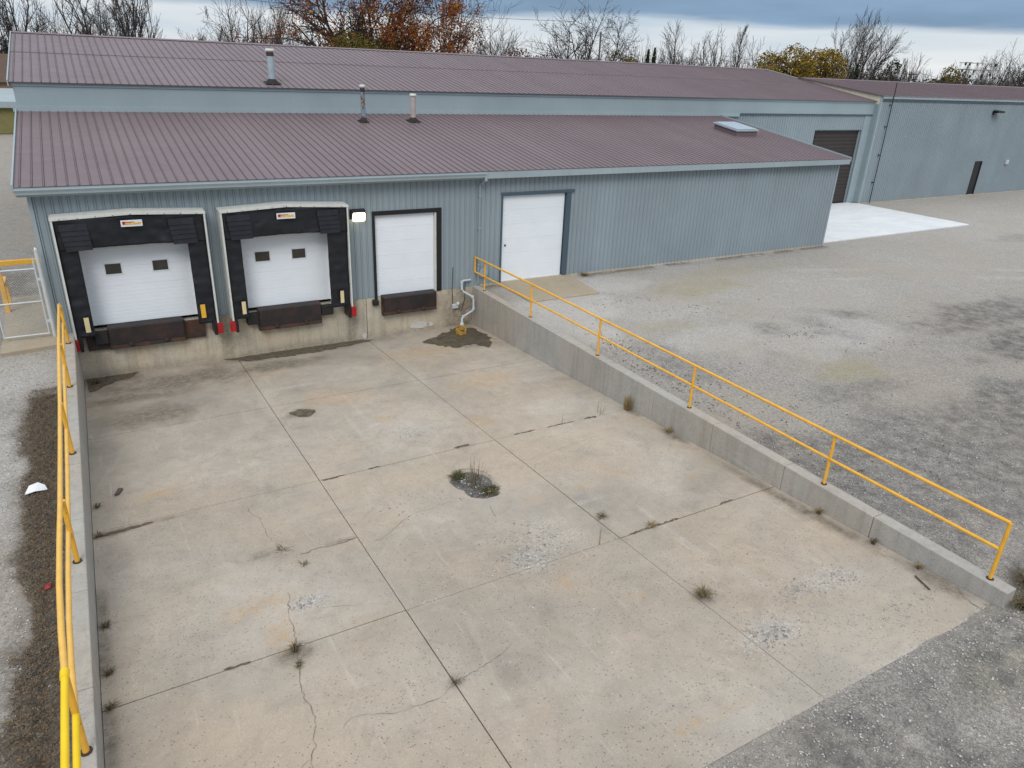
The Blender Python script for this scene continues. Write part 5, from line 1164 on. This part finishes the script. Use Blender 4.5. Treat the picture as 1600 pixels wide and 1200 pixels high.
for k, (yy, lab) in enumerate(((-9.6, 'first dark weed along the left pit wall, beside the far post'), (-14.3, 'dark weed along the left pit wall between the two near posts'), (-15.6, 'scraggly weed along the left pit wall before the bright rail joint'), (-16.4, 'brown weed at the left pit wall where the near cross joint ends'), (-11.0, 'dark weed at the left pit wall where the middle cross joint ends'))):
    tuft('weed_tuft', lab, 0.56, yy, fz(yy), 0.10, 0.2, 40, 'weed_dark', 30+k, group=G)
def scatter(name, label, cat, pts, size, mat, seed, flat=True, org=(0, 0, 0)):
    r = np.random.RandomState(seed); C = np.array(pts); n_ = len(C)
    if flat:
        an = r.rand(n_)*6.283; s_ = size*(0.5+r.rand(n_)); a = np.stack([np.cos(an), np.sin(an), r.normal(size=n_)*0.35], 1)*s_[:, None]; b = np.stack([-np.sin(an), np.cos(an), r.normal(size=n_)*0.35], 1)*(s_*0.5)[:, None]
        V = np.stack([C-a, C-b, C+a, C+b], 1).reshape(-1, 3); F = np.arange(n_*4).reshape(-1, 4)
    else:
        s_ = size*(0.45+1.0*r.rand(n_)**2)[:, None]; base_ = np.array([[1,0,0],[0,1,0],[-1,0,0],[0,-1,0],[0,0,.75],[0,0,-.75]], float)
        V = np.concatenate([(C+(base_[k]*(0.7+0.6*r.rand(n_, 3))+r.normal(size=(n_, 3))*.15)*s_)[:, None] for k in range(6)], 1).reshape(-1, 3)
        tri = np.array([[0,1,4],[1,2,4],[2,3,4],[3,0,4],[1,0,5],[2,1,5],[3,2,5],[0,3,5]]); F = (np.arange(n_)[:, None, None]*6+tri[None]).reshape(-1, 3)
    return tag(mesh_obj(name, V, F, M[mat], None, org), label, cat, None, 'stuff')
r = np.random.RandomState(12)
# leaf litter and dead grass left of the left wall
def gz1(P): return ground_z(P[:, 0], P[:, 1])
P = np.stack([-0.30+0.30*r.normal(size=26000), -4.5-18*r.rand(26000)], 1)
msk = (P[:, 0] < 0.13) & (strip_v := (np.abs(P[:, 0]+0.12) < 0.42+(fbm(P[:, 0], P[:, 1], 21, 0.55)-0.45)*1.1)); P = P[msk]
P = np.column_stack([P, gz1(P)+0.015+0.05*r.rand(len(P))])
scatter('leaf_litter', 'brown leaf litter and dead grass along the left wall', 'leaf litter', P, 0.017, 'litter', 1, True, (-.3, -12, 0))
mb_v = []
n_ = 34000; P = np.stack([-0.28+0.29*r.normal(size=n_), -5-17*r.rand(n_)], 1); P = P[(P[:, 0] < 0.12) & (P[:, 0] > -1.4)]; n_ = len(P)
z0 = gz1(P); az = r.rand(n_)*6.283; L = 0.05+0.10*r.rand(n_)
sel = np.abs(P[:, 0]+0.12) < 0.5+(fbm(P[:, 0], P[:, 1], 21, 0.55)-0.45)*1.3; P = P[sel]; z0 = z0[sel]; az = az[sel]; L = L[sel]; n_ = len(P)
A = np.column_stack([P, z0]); B = A+np.column_stack([np.cos(az)*L, np.sin(az)*L, 0.02+L*r.rand(n_)*.8]); side = np.column_stack([-np.sin(az), np.cos(az), 0*az])*0.004
V = np.stack([A-side, A+side, B], 1).reshape(-1, 3)
tag(mesh_obj('dead_grass', V, np.arange(n_*3).reshape(-1, 3), M['litter'], None, (-.3, -12, 0)), 'matted dead grass blades along the left wall', 'grass', None, 'stuff')
# clods and leaves in the yard beyond the right railing
cl_ = [(16.3,-8.2,.9,1.2,150),(16.1,-10.3,.8,1.2,150),(16.6,-11.6,1,.8,80),(20,-4.2,1.4,.5,60),(21.4,-5.7,1.3,.5,50),(23.7,-10,1.6,.6,90),(25.2,-12.1,2,.7,60),(17.5,-15,1.5,2.5,70),(19,-18,2,1.6,70),(16.2,-17.2,.5,2.5,60),(15.8,-14.5,.4,3,60),(26,-16,5,3,60)]
P = np.concatenate([np.column_stack([cx+rx*r.standard_t(2.5, size=k)*.5, cy+ry*r.standard_t(2.5, size=k)*.5]) for cx, cy, rx, ry, k in cl_]); P = P[(P[:, 0] > 15.4) & (P[:, 1] < -.3) & (P[:, 0] < 45)]
P = np.column_stack([P, gz1(P)+0.012]); scatter('yard_clods', 'dark leaf scraps and dirt clods scattered over the gravel yard', 'debris', P, 0.034, 'weed_dark', 2, True, (20, -10, 0))
# loose gravel
P = np.column_stack([15.4+12*r.rand(9000)**1.3, -24.5+10*r.rand(9000)]); P2 = np.column_stack([3.5+14*r.rand(9000), -21.45-2.6*r.rand(9000)]); P3 = np.column_stack([-3+2.9*r.rand(5000), -20+19*r.rand(5000)])
P = np.concatenate([P, P2, P3]); P = P[~((P[:, 0] > 0.1) & (P[:, 0] < 15.35) & (P[:, 1] > PY1+0.1))]
P = np.column_stack([P, gz1(P)+0.008]); scatter('loose_gravel', 'loose pale stones over the gravel yard', 'gravel', P, 0.015, 'stone', 3, False, (10, -20, 0))
cl_ = [(3.88,-15.33,.28,.18,260),(8.16,-16.19,.5,.35,500),(10.87,-20.13,.55,.3,420),(13.2,-19.6,.5,.35,300),(12.19,-19.5,.5,.25,260),(10.33,-20.11,.6,.4,260),(8.6,-15.6,.9,.6,420),(7.0,-13,1.0,.8,160),(8.5,-9.3,.6,.4,160),(13.5,-20.9,1.0,.4,160),(8.62,-12.8,.3,.5,130),(11,-19,3,2,240),(7,-18,3,2.5,200)]
P = np.concatenate([np.column_stack([cx+rx*r.normal(size=k)*.6, cy+ry*r.normal(size=k)*.6]) for cx, cy, rx, ry, k in cl_]); P = P[(P[:, 1] > PY1+.05) & (P[:, 0] < PX1-.05)]
P = np.column_stack([P, fz(P[:, 1])+(fbm(P[:, 0], P[:, 1], 71, 0.4)-0.5)*0.02+0.006]); scatter('loose_chippings', 'pale stone chippings scattered on the pit slabs', 'gravel', P, 0.016, 'stone', 4, False, (8, -16, -.7))
# litter
mb = MB(); mb.add([(-.62,-10.36,.0),(-.52,-10.18,.10),(-.36,-10.14,.12),(-.24,-10.22,.07),(-.20,-10.34,.01),(-.42,-10.40,.06)], [(0,5,1),(1,5,2),(2,5,3),(3,5,4)])
ob = mb.build('paper_litter', M['white'], None, (-.42, -10.3, 0)); so = ob.modifiers.new('s', 'SOLIDIFY'); so.thickness = 0.006; tag(ob, 'crumpled white paper litter in the leaf strip beside the left wall', 'litter')
mb = MB(); mb.add([(-.22,-13.9,.02),(-.12,-13.92,.04),(-.10,-13.80,.06),(-.2,-13.78,.03),(-.16,-13.85,.08)], [(0,1,4),(1,2,4),(2,3,4),(3,0,4)])
ob = mb.build('red_litter', M['red'], None, (-.16, -13.85, 0)); so = ob.modifiers.new('s', 'SOLIDIFY'); so.thickness = 0.005; tag(ob, 'small red scrap in the leaf strip beside the left wall', 'litter')
mb = MB(); mb.box(.84, 1.02, -8.9, -8.78, fz(-8.8)+.004, fz(-8.8)+.05)
tag(MB().loft([(.93,-9.25,fz(-9.2)+.01),(1.02,-9.22,fz(-9.2)+.01),(1.02,-9.22,fz(-9.2)+.06),(.93,-9.25,fz(-9.2)+.06)], [(1.02,-8.95,fz(-9)+.01),(1.12,-8.98,fz(-9)+.01),(1.12,-8.98,fz(-9)+.05),(1.02,-8.95,fz(-9)+.05)]).build('wood_scrap', M['timber'], None, (1, -9.1, fz(-9.1))), 'short broken wood scrap on the slab by the left pit wall', 'scrap')
mb = MB(); ca, sa = math.cos(-.9), math.sin(-.9)
tag(MB().tube([(14.35, -20.75, fz(-20.75)+.02), (14.52, -20.35, fz(-20.35)+.02)], 0.018, 5).build('stick', M['timber'], None, (14.4, -20.5, fz(-20.5))), 'short dark stick lying on the slab near the right wall end', 'stick')
